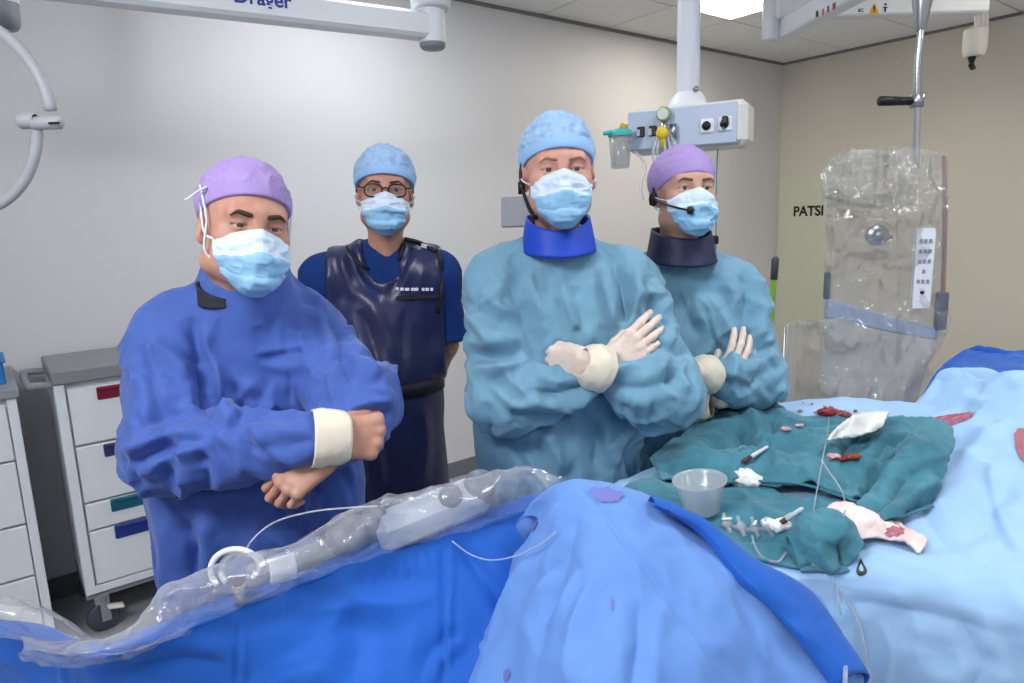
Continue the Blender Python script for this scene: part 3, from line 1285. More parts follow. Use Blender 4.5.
M_warn = mat('warning_yellow', (232, 176, 40), .5)
tri, Mtri = sticker(874, 9, .055, .05, e2, e3, 0, M_warn, boom2, 'warning_sticker', lab='yellow warning triangle', shape=[(-.5, -.45), (.5, -.45), (0, .55)])
mb = MB()
mb.prism([(-.003, -.006), (.003, -.006), (.0045, .014), (-.0045, .014)], .003)
mb.box((0, -.013, .0015), (.006, .006, .003))
V, F = mb.arrays()
obj('exclamation', xf(V, Mtri), F, M_black, tri)
st, Ms = sticker(861, 10, .034, .030, e2, e3, 0, M_white, boom2, 'notice_sticker', lab='white notice sticker')
mb = MB()
mb.box((-.008, -.002, .001), (.010, .014, .002))
mb.box((.006, .004, .001), (.012, .004, .002))
mb.box((.006, -.006, .001), (.012, .004, .002))
V, F = mb.arrays()
obj('notice_mark', xf(V, Ms), F, M_dgrey, st)
mb = MB()
mb.tube([(0, -.018, .002), (0, .004, .002)], .004, 8)
mb.lathe([(.0001, .013), (.005, .012), (.006, .018), (.0001, .022)], (0, 0, .002), Matrix.Rotation(-math.pi / 2, 4, 'X'), 10)
mb.box((0, .002, .002), (.022, .004, .002))
st2, Ms2 = sticker(885, 8, .030, .044, e2, e3, 0, M_white, boom2, 'person_sticker', lab='white sticker with dark figure')
V, F = mb.arrays()
obj('figure_mark', xf(V, Ms2), F, M_black, st2)
for i, (px, py, w, c) in enumerate(((817, 14, .018, (60, 60, 70)), (823, 12, .014, (190, 120, 90)), (828, 9, .014, (90, 90, 120)), (834, 6, .020, (150, 70, 70)))):
    sticker(px, py, w, .026, e0, e1, 0, mat('sticker_%d' % i, c, .5), boom2, 'label_sticker', lab='small coloured label sticker')
# camera head at the end of the upper arm
ch = atz(975, 42, ZR - .02)
cm = thing('boom_camera', 'cream camera head with black ball joint hanging at the top right corner', 'camera', ch)
mb = MB()
mb.lathe([(.0001, -.075), (.044, -.075), (.052, -.066), (.058, -.03), (.058, .06), (.050, .068), (.0001, .068)], ch, None, 32)
mb.build('housing', M_offw, cm, auto=True)
mb = MB()
for dx in (-.012, .012, .034):
    mb.tube(catmull([ch + Vector((dx, -.02, .05)), ch + Vector((dx, -.02, .12)), ch + Vector((dx * .8, .02, .25))], 12), .014, 10)
mb.build('cable_sleeve', M_offw, cm, smooth=True)
mb = MB()
mb.lathe([(.0001, -.10), (.014, -.10), (.018, -.09), (.020, -.076)], ch + Vector((-.01, 0, 0)), None, 18)
mb.lathe([(.0001, -.135), (.012, -.132), (.016, -.12), (.011, -.108), (.016, -.10)], ch + Vector((-.012, -.004, 0)), None, 16)
mb.box(ch + Vector((-.008, -.01, -.135)), (.024, .024, .02), Matrix.Rotation(.4, 4, 'Y'), .004)
mb.build('ball_joint', M_black, cm, auto=True)

# ---- clear radiation shield wrapped in film, with its pole -------------------------------------------------------
YS = 2.16
sp = at(918, 146, YS)
shield = thing('radiation_shield', 'hanging clear radiation shield wrapped in crinkled clear film beside the table', 'shield', sp)
mb = MB()
tp_ = at(922, -6, YS)
pole_pts = [at(922, 8, YS), at(921, 30, YS), at(918, 60, YS), at(917, 100, YS), at(916, 150, YS), at(916, 168, YS)]
mb.tube(catmull(pole_pts, 30), .0105, 14)
mb.build('pole', M_chrome, shield, smooth=True)
mb = MB()
mb.lathe([(.0125, -.03), (.018, -.01), (.028, .06), (.030, .10), (.030, .34), (.0001, .35)], at(921, 20, YS), None, 28)
mb.lathe([(.040, .10), (.043, .11), (.043, .13), (.040, .14)], at(921, 20, YS), None, 28)
mb.build('cone_socket', M_steel, shield, smooth=True)
mb = MB()
mb.tube([at(912, 101, YS), at(880, 101, YS - .02)], [.0125, .0145], 14)
mb.build('grip', M_black, shield, smooth=True, label='black grip')
mb = MB()
mb.lathe([(.013, -.02), (.020, -.018), (.020, .018), (.013, .02)], at(917, 101, YS), None, 18)
mb.build('clamp', M_steel, shield, smooth=True)
# pane: outline in its own plane
o0 = at(885, 240, YS)
sx = Vector((math.cos(-.22), math.sin(-.22), 0))
sn = Vector((sx.y, -sx.x, 0))


def shield_xy(px, py, off=0.0):
    d = Vector(ray(px, py))
    o = o0 + sn * off
    t = (o - Vector(_C)).dot(sn) / d.dot(sn)
    q = Vector(_C) + d * t - o
    return q.dot(sx), q.z


def shield_w(px, py, off=0.0):
    x, z = shield_xy(px, py, off)
    return o0 + sx * x + Vector((0, 0, z)) + sn * off


M_pane = plastic('lead_acrylic', (238, 234, 222), haze=.10, rough=.05)
out = [(826, 172), (846, 160), (900, 152), (944, 156), (946, 165), (943, 292), (938, 326), (880, 318), (828, 302), (826, 296)]
poly = [shield_xy(*q) for q in out][::-1]
Msh = Matrix.Translation(o0) @ Matrix((sx, Vector((0, 0, 1)), sn)).transposed().to_4x4()
mb = MB()
mb.prism(poly, .012, Msh)
mb.build('pane', M_pane, shield, label='clear lead acrylic pane')
mb = MB()
mb.tube([shield_w(945, 156, .004), shield_w(945, 230, .004), shield_w(943, 292, .004), shield_w(946, 304, .004)], .007, 10)
mb.build('edge_strip', mat('edge_brown_pink', (150, 120, 118), .4), shield, smooth=True, label='brownish edge strip')
mb = MB()
mb.lathe([(.0001, -.010), (.028, -.010), (.033, -.004), (.033, .004), (.028, .010), (.0001, .012)], shield_w(877, 235, .02), frame_to(sn), 28)
mb.lathe([(.0001, .010), (.016, .011), (.018, .018), (.0001, .022)], shield_w(877, 235, .02), frame_to(sn), 20)
k = mb.build('knob', M_steel, shield, smooth=True, label='grey round locking disc')
mb = MB()
mb.tube([shield_w(877, 235, .02), shield_w(892, 238, .02)], .008, 10)
mb.build('knob_pin', M_steel, k, smooth=True)
M_slate = mat('clip_slate', (92, 98, 110), .5)
for (a, b_) in (((826, 272), (828, 299)), ((941, 292), (941, 330))):
    mb = MB()
    p, q = shield_w(*a, .01), shield_w(*b_, .01)
    w = .018 if a[0] < 900 else .034
    mb.box((p + q) / 2, (w, .022, (p - q).length), Matrix.Rotation(-.22, 4, 'Z'), .004)
    mb.build('clip', M_slate, shield, label='dark grey edge clip')
# blue grey band and soft lead curtain under the pane
G = [[tuple(shield_w(x, y, .016)) for x, y in ((824, 298), (850, 305), (880, 313), (910, 321), (939, 328))],
     [tuple(shield_w(x, y, .018)) for x, y in ((825, 318), (850, 324), (880, 330), (910, 336), (936, 340))]]
M_band = mat('band_blue_grey', (158, 172, 196), .5)
sheet('band', G, 30, 8, M_band, shield, .003)
G = [[tuple(shield_w(x, y, .010)) for x, y in ((824, 312), (850, 320), (880, 328), (910, 334), (934, 338))],
     [tuple(shield_w(x, y, .012 + d)) for (x, y), d in zip(((822, 345), (850, 350), (880, 355), (905, 355), (929, 358)), (0, .02, 0, .02, 0))],
     [tuple(shield_w(x, y, .012 + d)) for (x, y), d in zip(((820, 375), (845, 378), (872, 380), (898, 380), (922, 385)), (0, .03, 0, .03, 0))],
     [tuple(shield_w(x, y, .012 + d)) for (x, y), d in zip(((819, 398), (842, 400), (868, 402), (893, 408), (915, 412)), (0, .03, .0, .03, 0))]]
M_curtain = plastic('soft_curtain_grey', (196, 197, 198), haze=.36, rough=.25, bump=[(14, .5, .02)])
sheet('curtain', G, 50, 40, M_curtain, shield, 0, noise=[((9, 9, 3), .02, 'r', 4)])
# white hand control hung on the pane
rcx = shield_w(921, 268, .03)
rem = thing('hand_control', 'white hand control with grey buttons hanging inside the film of the shield', 'remote control', rcx)
mb = MB()
hh_ = (shield_w(921, 233, .03) - shield_w(921, 312, .03)).length
prof = [(-.028, -.5), (.028, -.5), (.030, -.46), (.032, .44), (.028, .5), (-.028, .5), (-.032, .44), (-.030, -.46)]
mb.prism([(x * .82, y * hh_) for x, y in prof], .024, Matrix.Translation(rcx) @ Matrix((sx, Vector((0, 0, 1)), sn)).transposed().to_4x4())
body = mb.build('body', M_white, rem)
mb = MB()
for r_ in range(5):
    for c_ in range(3):
        if r_ == 3 and c_ != 1:
            continue
        mb.box(rcx + sx * ((c_ - 1) * .013) + Vector((0, 0, hh_ * (.34 - r_ * .125))) + sn * .025, (.009, .004, .012), Matrix.Rotation(-.22, 4, 'Z'), .001)
mb.build('button', M_greyp, rem, label='grey buttons')['kind'] = 'stuff'
mb = MB()
mb.box(rcx + Vector((0, 0, -hh_ * .30)) + sn * .025, (.012, .004, .010), Matrix.Rotation(-.22, 4, 'Z'), .002)
mb.build('stop_button', M_black, rem)
# crinkled film bag over everything
M_film = plastic('shield_film', (246, 248, 250), haze=.08, rough=.10, bump=[(5, 1.0, .16), (13, .9, .045)])


def film_grid(off):
    rows_ = [((826, 168), (850, 152), (875, 150), (905, 147), (930, 150), (948, 158)),
             ((823, 200), (850, 200), (878, 200), (905, 200), (930, 202), (947, 205)),
             ((824, 250), (850, 250), (878, 252), (905, 254), (930, 256), (946, 260)),
             ((824, 300), (848, 303), (878, 308), (905, 312), (930, 314), (942, 318)),
             ((821, 350), (846, 354), (876, 356), (902, 358), (922, 360), (933, 362)),
             ((817, 400), (842, 402), (870, 405), (892, 410), (908, 412), (917, 416))]
    prof_ = (.15, .75, 1.0, .9, .75, .1)
    return [[tuple(shield_w(x, y, .006 + off * pq)) for (x, y), pq in zip(r_, prof_)] for r_ in rows_]


film = thing('film_cover', 'loose crinkled clear plastic film bagged over the radiation shield', 'plastic cover', shield_w(880, 410, 0))
sheet('front_film', film_grid(.055), 90, 130, M_film, film, 0, noise=[((9, 9, 5), .050, 'r', 21), ((26, 26, 14), .016, 'r', 22)])
sheet('back_film', film_grid(-.045), 60, 80, M_film, film, 0, noise=[((8, 8, 4), .02, 'r', 25), ((26, 26, 12), .004, 'r', 26)])
# bunched, torn top edge of the film
sheet('film_fold', [[tuple(shield_w(x, y, o_)) for x, y, o_ in ((824, 170, .02), (850, 150, .04), (880, 148, .05), (912, 145, .05))],
                    [tuple(shield_w(x, y, o_)) for x, y, o_ in ((822, 185, .05), (850, 178, .075), (880, 176, .08), (915, 180, .07))],
                    [tuple(shield_w(x, y, o_)) for x, y, o_ in ((826, 200, .05), (856, 205, .065), (886, 210, .07), (914, 205, .06))]],
      60, 36, M_film, film, 0, noise=[((20, 20, 14), .06, 'r', 31), ((50, 50, 40), .012, 'r', 32)])

# ---- things by the right wall ---------------------------------------------------------------------------------
wp = on_right_wall(794, 214, .012)
n_r = Vector((-E1[0], -E1[1], 0))
dr = Vector((E2[0], E2[1], 0))            # image right along the right wall
bd = thing('notice_board', 'pale greenish wall board lettered in black behind the radiation shield', 'board', on_right_wall(800, 320, .0))
pA, pB = on_right_wall(781, 178, 0), on_right_wall(838, 178, 0)
zt, zb2 = on_right_wall(781, 178, 0).z, on_right_wall(779, 330, 0).z
wB = (Vector((pB.x, pB.y)) - Vector((pA.x, pA.y))).length
Mb = Matrix.Translation(Vector((pA.x, pA.y, zb2))) @ Matrix((dr, Vector((0, 0, 1)), n_r)).transposed().to_4x4()
mb = MB()
mb.prism([(0, 0), (wB, 0), (wB, zt - zb2), (0, zt - zb2)], .010, Mb)
mb.build('board_panel', mat('board_pale_green', (206, 207, 188), .4), bd)
tx = on_right_wall(793, 216, .011)
sz = (on_right_wall(794, 206.5, .011).z - on_right_wall(794, 216, .011).z) / .70
Mt = Matrix.Translation(tx) @ Matrix((dr, Vector((0, 0, 1)), n_r)).transposed().to_4x4() @ Matrix.Diagonal((.95, 1, 1, 1))
text_mesh('lettering', 'PATSI', sz, Mt, M_black, bd, bold=.004, label='black capital letters')
# green handled stick leaning in the corner
g1, g2 = at(775, 264, 3.3), at(764, 410, 3.3)
stick = thing('floor_wiper', 'green handled stick with dark end leaning in the room corner', 'mop', (g2.x, g2.y + .1, 0))
dg_ = (g1 - g2).normalized()
gb = g2 - dg_ * ((g2.z - .03) / dg_.z)
mb = MB()
mb.tube([gb, g1 - dg_ * .07], .014, 12)
mb.build('stick', mat('stick_green', (110, 160, 60), .5), stick, smooth=True)
mb = MB()
mb.tube([g1 - dg_ * .075, g1 + dg_ * .02, g1 + dg_ * .035], [.017, .018, .010], 12)
mb.build('end_grip', M_dgrey, stick, smooth=True, label='dark end grip')
mb = MB()
mb.box((gb.x, gb.y, .02), (.35, .10, .035), None, .01)
mb.build('wiper_head', M_dgrey, stick)
# clear bag hanging behind, between the last person and the shield
M_bag = plastic('waste_bag_clear', (214, 212, 206), haze=.26, rough=.22, bump=[(14, .5, .02)])
yb = 2.75
bag = thing('waste_bag', 'translucent plastic bag on a stand left of the radiation shield', 'bag', (at(800, 400, yb).x, yb, 0))
G = [[tuple(at(x, y, yb + d)) for x, y, d in ((786, 324, .10), (800, 320, -.02), (815, 320, -.06), (832, 322, -.02), (846, 324, .1))],
     [tuple(at(x, y, yb + d)) for x, y, d in ((784, 360, .10), (798, 358, -.04), (815, 358, -.09), (834, 358, -.04), (848, 360, .1))],
     [tuple(at(x, y, yb + d)) for x, y, d in ((778, 400, .10), (794, 398, -.04), (813, 398, -.10), (834, 398, -.04), (850, 400, .1))],
     [tuple(at(x, y, yb + d)) for x, y, d in ((776, 445, .10), (794, 445, -.04), (813, 445, -.10), (834, 445, -.04), (850, 445, .1))]]
sheet('bag_film', G, 50, 50, M_bag, bag, 0, noise=[((9, 9, 5), .03, 'r', 61)])
mb = MB()
for x in (786, 846):
    p = at(x, 326, yb + .1)
    mb.tube([p, (p.x, p.y, 0.03)], .010, 10)
p, q = at(786, 326, yb + .1), at(846, 326, yb + .1)
mb.tube([p, q], .008, 10)
mb.tube([(p.x, p.y - .15, .02), (p.x, p.y + .15, .02)], .012, 10)
mb.tube([(q.x, q.y - .15, .02), (q.x, q.y + .15, .02)], .012, 10)
mb.build('stand', M_steel, bag, smooth=True)

# ------------------------------------------------------------------ people
def cloth_mat(name, rgb, rgb2, rough=0.72, fine=1.0):
    return mat(name, rgb, rough, spec=0.25, sheen=0.15, var=(9, 0.55, rgb2),
               bump=[(6, .9, .05, (1, 1, .7), 1), (16, .7, .016, (1, 1, .8), 1), (60, 0.15, 0.003), (420, 0.10 * fine, 0.001)])


M_skin = [mat('skin_%d' % i, c, 0.5, spec=0.35, sss=0.12, var=(38, 0.55, c2), bump=[(160, 0.10, 0.001)])
          for i, (c, c2) in enumerate([((196, 150, 130), (176, 118, 102)), ((190, 142, 122), (170, 112, 98)),
                                        ((206, 158, 140), (190, 126, 112)), ((196, 156, 136), (180, 126, 110))])]
M_gown_blue = cloth_mat('gown_royal_blue', (70, 98, 174), (60, 88, 162))
M_gown_teal = cloth_mat('gown_teal_blue', (116, 160, 184), (102, 146, 172))
M_cap_purple = None


def ribbed(name, rgb, rgb2, freq, axis=0):
    q = NT(name)
    b = q.n('ShaderNodeBsdfPrincipled')
    b.inputs['Roughness'].default_value = 0.8
    b.inputs['Specular IOR Level'].default_value = 0.2
    tc = q.n('ShaderNodeTexCoord')
    w = q.n('ShaderNodeTexWave', wave_type='BANDS', bands_direction='XYZ'[axis])
    w.inputs['Scale'].default_value = freq
    w.inputs['Distortion'].default_value = 0.6
    q.l(tc.outputs['Object'], w.inputs['Vector'])
    mx = q.n('ShaderNodeMix', data_type='RGBA')
    mx.inputs[6].default_value = lin(rgb)
    mx.inputs[7].default_value = lin(rgb2)
    q.l(w.outputs['Fac'], mx.inputs[0])
    q.l(mx.outputs[2], b.inputs['Base Color'])
    nz = q.n('ShaderNodeTexNoise')
    nz.inputs['Scale'].default_value = 55
    nz.inputs['Detail'].default_value = 3
    q.l(tc.outputs['Object'], nz.inputs['Vector'])
    b1 = q.n('ShaderNodeBump')
    b1.inputs['Strength'].default_value = 0.25
    b1.inputs['Distance'].default_value = 0.004
    q.l(nz.outputs['Fac'], b1.inputs['Height'])
    b2 = q.n('ShaderNodeBump')
    b2.inputs['Strength'].default_value = 0.25
    b2.inputs['Distance'].default_value = 0.001
    q.l(w.outputs['Fac'], b2.inputs['Height'])
    q.l(b1.outputs[0], b2.inputs['Normal'])
    q.l(b2.outputs[0], b.inputs['Normal'])
    q.l(b.outputs[0], q.out.inputs[0])
    return q.m


M_cap_purple = ribbed('cap_lilac', (174, 152, 206), (157, 133, 193), 130)
M_cap_blue = mat('cap_light_blue', (148, 182, 222), 0.85, spec=0.15, var=(70, 0.8, (172, 200, 232)), bump=[(60, 0.5, 0.004), (190, 0.35, 0.002)])
M_capband = mat('cap_blue_band', (150, 188, 230), 0.8, spec=0.2, bump=[(90, 0.25, 0.002)])
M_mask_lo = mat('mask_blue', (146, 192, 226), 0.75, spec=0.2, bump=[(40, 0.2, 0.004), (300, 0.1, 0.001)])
M_mask_lit = mat('mask_blue_lit', (206, 222, 240), 0.75, spec=0.2, bump=[(40, 0.2, 0.004), (300, 0.1, 0.001)])  # light caught by the upper mask panel, put in as a paler blue
M_tie = mat('mask_tie', (214, 224, 238), 0.8)
M_sclera = mat('eye_white', (205, 200, 196), 0.2, spec=0.5)
M_iris = mat('iris_grey_brown', (70, 62, 58), 0.2, spec=0.5)
M_brow = {k: mat('brow_' + k, c, 0.85, spec=0.1, bump=[(300, 0.6, 0.002)]) for k, c in
          (('dark', (74, 58, 50)), ('fair', (150, 112, 92)), ('brown', (112, 84, 68)))}
M_glove = mat('latex_glove', (226, 208, 194), 0.42, spec=0.45, var=(30, 0.5, (216, 190, 176)), bump=[(60, 0.35, 0.003), (180, 0.2, 0.001)])
M_glove_cuff = mat('glove_cuff_ivory', (226, 216, 196), 0.45, spec=0.4, bump=[(70, 0.35, 0.003)])
M_lash = mat('lid_line', (60, 42, 36), 0.7)
M_collar_blue = mat('collar_royal_blue', (20, 68, 188), 0.55, bump=[(30, 0.2, 0.004)])
M_collar_navy = mat('collar_navy', (26, 32, 66), 0.55, bump=[(30, 0.2, 0.004)])
M_undershirt = mat('undershirt_dark', (40, 42, 52), 0.8)
M_trouser = mat('scrub_trousers_blue', (44, 70, 140), 0.85, bump=[(30, 0.3, 0.006)])
M_shoe = mat('clog_white', (214, 214, 214), 0.5)
M_apron = mat('apron_navy_vinyl', (32, 38, 76), 0.38, spec=0.5, var=(6, 0.5, (40, 48, 90)), bump=[(9, 0.35, 0.014), (28, 0.2, 0.005)])
M_apron_trim = mat('apron_black_binding', (18, 19, 30), 0.6)
M_scrub = mat('scrub_top_blue', (26, 54, 116), 0.85, spec=0.15, bump=[(20, 0.3, 0.008), (500, 0.2, 0.001)])
M_print = mat('white_print', (220, 224, 235), 0.7)


def head_field(h=0.0024, wide=1.0, jaw=1.0, nose=1.0, lid=0.0046):
    f = Field((-.098, -.135, -.235), (.098, .128, .135), h)
    f.ell((0, 0.014, 0.034), (0.0765 * wide, 0.097, 0.088), 0.01)
    f.ell((0, -0.022, -0.028), (0.066 * wide, 0.070, 0.084), 0.03)
    f.ell((0, -0.028, -0.074), (0.056 * wide * jaw, 0.058, 0.044), 0.03)
    f.ell((0, -0.070, -0.098), (0.024, 0.022, 0.02), 0.03)
    for s in (-1, 1):
        f.ell((s * .044 * wide, -.060, -.026), (.022, .020, .022), 0.025)
        f.ell((s * .052 * wide * jaw, .000, -.078), (.02, .026, .02), 0.03)
    f.cap((-.040, -.0735, .021), (.040, -.0735, .021), .0135, .0135, 0.02)
    f.cap((0, -.078, .022), (0, -.082, .006), .012, .010, 0.018)
    for s in (-1, 1):
        f.ell((s * .0315, -.094, .000), (.019, .015, .0115), 0.012, 'sub')
    f.cap((0, -.087, .004), (0, -.108 * nose, -.036), .0085, .0115, 0.012)
    for s in (-1, 1):
        f.ell((s * .0135, -.100, -.044), (.0085, .012, .0085), 0.008)
    f.ell((0, -.092, -.069), (.022, .010, .0055), 0.008)
    f.ell((0, -.090, -.080), (.019, .010, .006), 0.008)
    f.ell((0, -.106, -.0745), (.022, .012, .0012), 0.003, 'sub')
    for s in (-1, 1):
        f.ell((s * .0315, -.0735, .000), (.0168, .0150, .0148), 0.006)
        f.ell((s * .0315, -.092, -.0006), (.0138, .014, lid), 0.0025, 'sub')
        f.ell((s * .0445, -.083, -.0008), (.004, .01, .0018), 0.002, 'sub')
        Mr = Matrix.Rotation(s * 0.35, 4, 'Z') @ Matrix.Rotation(-0.15, 4, 'X')
        f.ell((s * .079 * wide, .010, -.012), (.0085, .0175, .031), 0.008, M=Mr)
        f.ell((s * .086 * wide, .003, -.010), (.006, .009, .018), 0.006, 'sub', M=Mr)
        f.ell((s * .077 * wide, .002, -.037), (.007, .008, .009), 0.008)
    f.cap((0, .026, -.06), (0, .040, -.18), .052, .054, 0.03)
    f.cap((0, -.006, -.11), (0, .018, -.17), .026, .030, 0.03)
    return f


HEADS = {}


def head_matrix(c, yaw, pitch, roll, sc):
    return (Matrix.Translation(c) @ Matrix.Rotation(yaw, 4, 'Z') @ Matrix.Rotation(pitch, 4, 'X')
            @ Matrix.Rotation(roll, 4, 'Y') @ Matrix.Diagonal((sc, sc, sc, 1)))


def cap_mesh(front=0.045, slope=0.42, puff=0.008, wide=1.0, high=0.0, back=0.0, h=0.0032, seed=1, crumple=0.003):
    f = Field((-.115, -.125, -.06), (.115, .150, .165), h)
    f.ell((0, 0.014, 0.034), (0.0765 * wide + puff, 0.097 + puff, 0.088 + puff + high), 0.01)
    f.ell((0, 0.048 + back, 0.036 + high * .6), (0.072 * wide + puff, 0.066 + puff, 0.070 + puff), 0.03)
    # open lower edge: cut along a slanted plane, hollow inside
    X, Y, Z = f.ax[0][:, None, None], f.ax[1][None, :, None], f.ax[2][None, None, :]
    n = math.sqrt(1 + slope ** 2)
    edge = (front - slope * (Y + .09) - Z + 0.10 * np.abs(X) * 0) / n
    f.D = np.maximum(f.D, np.broadcast_to(edge, f.D.shape).astype(np.float32))
    V, F = f.mesh(1)
    N = normals_of(V, F)
    q = V * np.array([34, 34, 46])
    d = crumple * (ridged(q, 2, seed) - 0.5) * 2 * np.clip((V[:, 2] - (front - slope * (V[:, 1] + .09)) - .012) / .02, 0, 1)
    return V + N * d[:, None], F


def band_mesh(front, slope, puff, wide, height=0.03, out=0.0025):
    """turn-up round the cap's lower edge"""
    nu, nv = 96, 10
    V = []
    for j in range(nv):
        t = j / (nv - 1)
        for i in range(nu):
            a = 2 * math.pi * i / nu
            # point on the cap ellipsoid at this height
            x0, y0 = math.sin(a), -math.cos(a)
            rx, ry, rz = 0.0765 * wide + puff, 0.097 + puff, 0.088 + puff
            y = 0
            for _ in range(6):
                z = front - slope * (y + .09) + t * height
                k = math.sqrt(max(0.05, 1 - ((z - .034) / rz) ** 2))
                y = 0.014 + ry * k * y0
            x = rx * k * x0
            b = out * math.sin(math.pi * min(1, t * 1.0)) ** 0.5 + 0.0006
            V.append((x * (1 + b / rx), 0.014 + (y - .014) * (1 + b / ry), z))
    return np.array(V), grid_faces(nv, nu, True)


def mask_mesh(w=53, top=-0.010, nose=0.136, bulge=0.137, bottom=-0.128, fold1=0.35, seed=3, skew=0.0, wide=1.0):
    nu, nv = 90, 80
    U, Vv = np.meshgrid(np.linspace(-1, 1, nu), np.linspace(0, 1, nv))
    u, v = U.ravel(), Vv.ravel()
    zt = top + .004 - 0.030 * np.abs(u) ** 1.05
    zb = bottom + 0.050 * np.abs(u) ** 2.0
    z = zt + (zb - zt) * v
    mid = np.interp(v, [0, .12, .38, .62, .85, 1.0], [nose - .016, nose - .002, nose + .007, bulge + .004, bulge - .008, bulge - .036])
    mid = mid + 0.008 * (np.tanh((v - (fold1 + .24 * u ** 2)) * 30)) * (1 - np.abs(u) ** 2)
    mid = mid + 0.006 * (np.tanh((v - (0.70 + .05 * u ** 2 + skew * u)) * 26))
    side = np.interp(v, [0, .5, 1], [.088, .086, .074])
    wgt = np.clip(np.cos(np.abs(u) ** 1.05 * math.pi / 2), 0, 1) ** 1.05
    ridge = np.exp(-(u / 0.17) ** 2) * np.interp(v, [0, .25, .5, 1], [.014, .012, .003, -0.002])
    r = side + (mid - side - 0.010) * wgt + ridge
    th = u * math.radians(w)
    P = np.stack([np.sin(th) * r * wide * 0.98 * np.interp(v, [0, .25, .55, .8, 1], [1, 1.0, .98, .88, .74]), -np.cos(th) * r + 0.0, z], 1)
    F = grid_faces(nv, nu)
    N = normals_of(P, F)
    edge = np.minimum(1 - np.abs(u), np.minimum(v, 1 - v))
    nz = (ridged(P * np.array([26, 26, 40]), 2, seed) - .5) * 0.010 * np.clip(edge * 7, 0.1, 1)
    P = P + (N * (nz * np.sign((N * np.array([0, -1, 0])).sum(1).mean()))[:, None])
    vf = v.reshape(nv, nu)
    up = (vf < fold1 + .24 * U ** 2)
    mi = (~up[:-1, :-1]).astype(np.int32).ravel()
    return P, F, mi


def brow_mesh(s, thick, arch=0.003, tree=None):
    pts = [(s * .013, -.0875, .0195), (s * .026, -.0875, .0215), (s * .038, -.0825, .0205 + arch), (s * .050, -.0715, .0150)]
    c = catmull(pts, 14)
    if tree is not None:
        for q in c:
            h = tree.ray_cast(Vector((q[0], -.25, q[2])), Vector((0, 1, 0)))
            if h[0] is not None:
                q[1] = h[0].y - .0004
    r = np.array([.5, .9, 1, 1, 1, 1, .95, .9, .85, .75, .65, .5, .35, .2]) * thick
    V, Q, T = tube_arrays(c, r, 8)
    # flatten against the skin
    return V, [Q, np.array(T)]


def build_head(root, M, idx, brow='brown', browt=0.004, lid=0.0046, wide=1.0, jaw=1.0):
    """returns head skin arrays (world) and hangs eyes and brows on the person"""
    f = head_field(lid=lid, wide=wide, jaw=jaw)
    V, F = f.mesh(1)
    tree = BVHTree.FromPolygons([tuple(v) for v in V], [tuple(q) for q in F.tolist()])
    for s in (-1, 1):
        mb = MB()
        c = Vector((s * .0315, -.0735, 0))
        mb.lathe([(0.0001, -.0122)] + [(.0122 * math.sin(a), -.0122 * math.cos(a)) for a in np.linspace(.15, math.pi - .0001, 14)], c, seg=20)
        Ve, Fe = mb.arrays()
        e = obj('eye', xf(Ve, M), Fe, M_sclera, root)
        mb = MB()
        Mi = Matrix.Rotation(math.pi / 2, 4, 'X')
        mb.lathe([(.0001, .0128), (.003, .0127), (.0058, .0117), (.0062, .0105)], c, Mi, seg=20)
        Vi, Fi = mb.arrays()
        obj('iris', xf(Vi, M), Fi, M_iris, e, label='dark iris and pupil')
        Vb, Fb = brow_mesh(s, browt, tree=tree)
        obj('eyebrow', xf(Vb, M), Fb, M_brow[brow], root)
    return xf(V, M), F


def hand_field(side=1, stub=.035, curl=(0.5, 0.6, 0.4), spread=0.06, thumb=(0.5, 0.3), h=0.0022, fat=1.0, thumb_out=0.7):
    """local: fingers +x, thumb side +y*side, back of hand +z, wrist at the origin"""
    f = Field((-.09, -.085, -.10), (.21, .085, .06), h)
    s = side
    f.cap((-stub, 0, 0), (0.0, 0, 0), .026 * fat, .025 * fat, 0.01, flat=((0, 0, 1), 0.78))
    f.cap((0.0, 0, 0), (.03, 0.0, 0), .027 * fat, .033 * fat, 0.015, flat=((0, 0, 1), 0.55))
    kn = [(.094, .030), (.098, .010), (.093, -.011), (.084, -.030)]
    ln = [(.042, .026, .020), (.046, .029, .021), (.042, .027, .020), (.033, .020, .018)]
    for i, (kx, ky) in enumerate(kn):
        f.cap((.012, ky * .55 * s, 0), (kx, ky * s, 0), .0145 * fat, .0118 * fat, 0.016)
    for i, (kx, ky) in enumerate(kn):
        p = np.array([kx, ky * s, 0.0])
        a = 0.0
        yaw = (1.5 - i) * spread * s
        r = [.0098, .0090, .0082, .0070] if i < 3 else [.0086, .0078, .0070, .0060]
        for k in range(3):
            a += curl[k] * (1 + 0.06 * (i - 1))
            d = np.array([math.cos(a) * math.cos(yaw), math.cos(a) * math.sin(yaw), -math.sin(a)])
            q = p + d * ln[i][k]
            f.cap(p, q, r[k] * fat, r[k + 1] * fat, 0.004)
            if k == 0:
                f.ell(p + np.array([0, 0, .003]), (.0115 * fat,) * 3, 0.006)
            p = q
    p = np.array([.018, .022 * s, -.006])
    a1 = thumb_out
    d = np.array([math.cos(a1), math.sin(a1) * s, -thumb[0]])
    d /= np.linalg.norm(d)
    q = p + d * .042
    f.cap(p, q, .0165 * fat, .0125 * fat, 0.012)
    d2 = np.array([math.cos(a1 - thumb[1]), math.sin(a1 - thumb[1]) * s, -thumb[0]])
    d2 /= np.linalg.norm(d2)
    q2 = q + d2 * .032
    f.cap(q, q2, .0118 * fat, .0105 * fat, 0.006)
    d3 = np.array([math.cos(a1 - 2 * thumb[1]), math.sin(a1 - 2 * thumb[1]) * s, -thumb[0] * 1.2])
    d3 /= np.linalg.norm(d3)
    f.cap(q2, q2 + d3 * .024, .0105 * fat, .0082 * fat, 0.004)
    return f


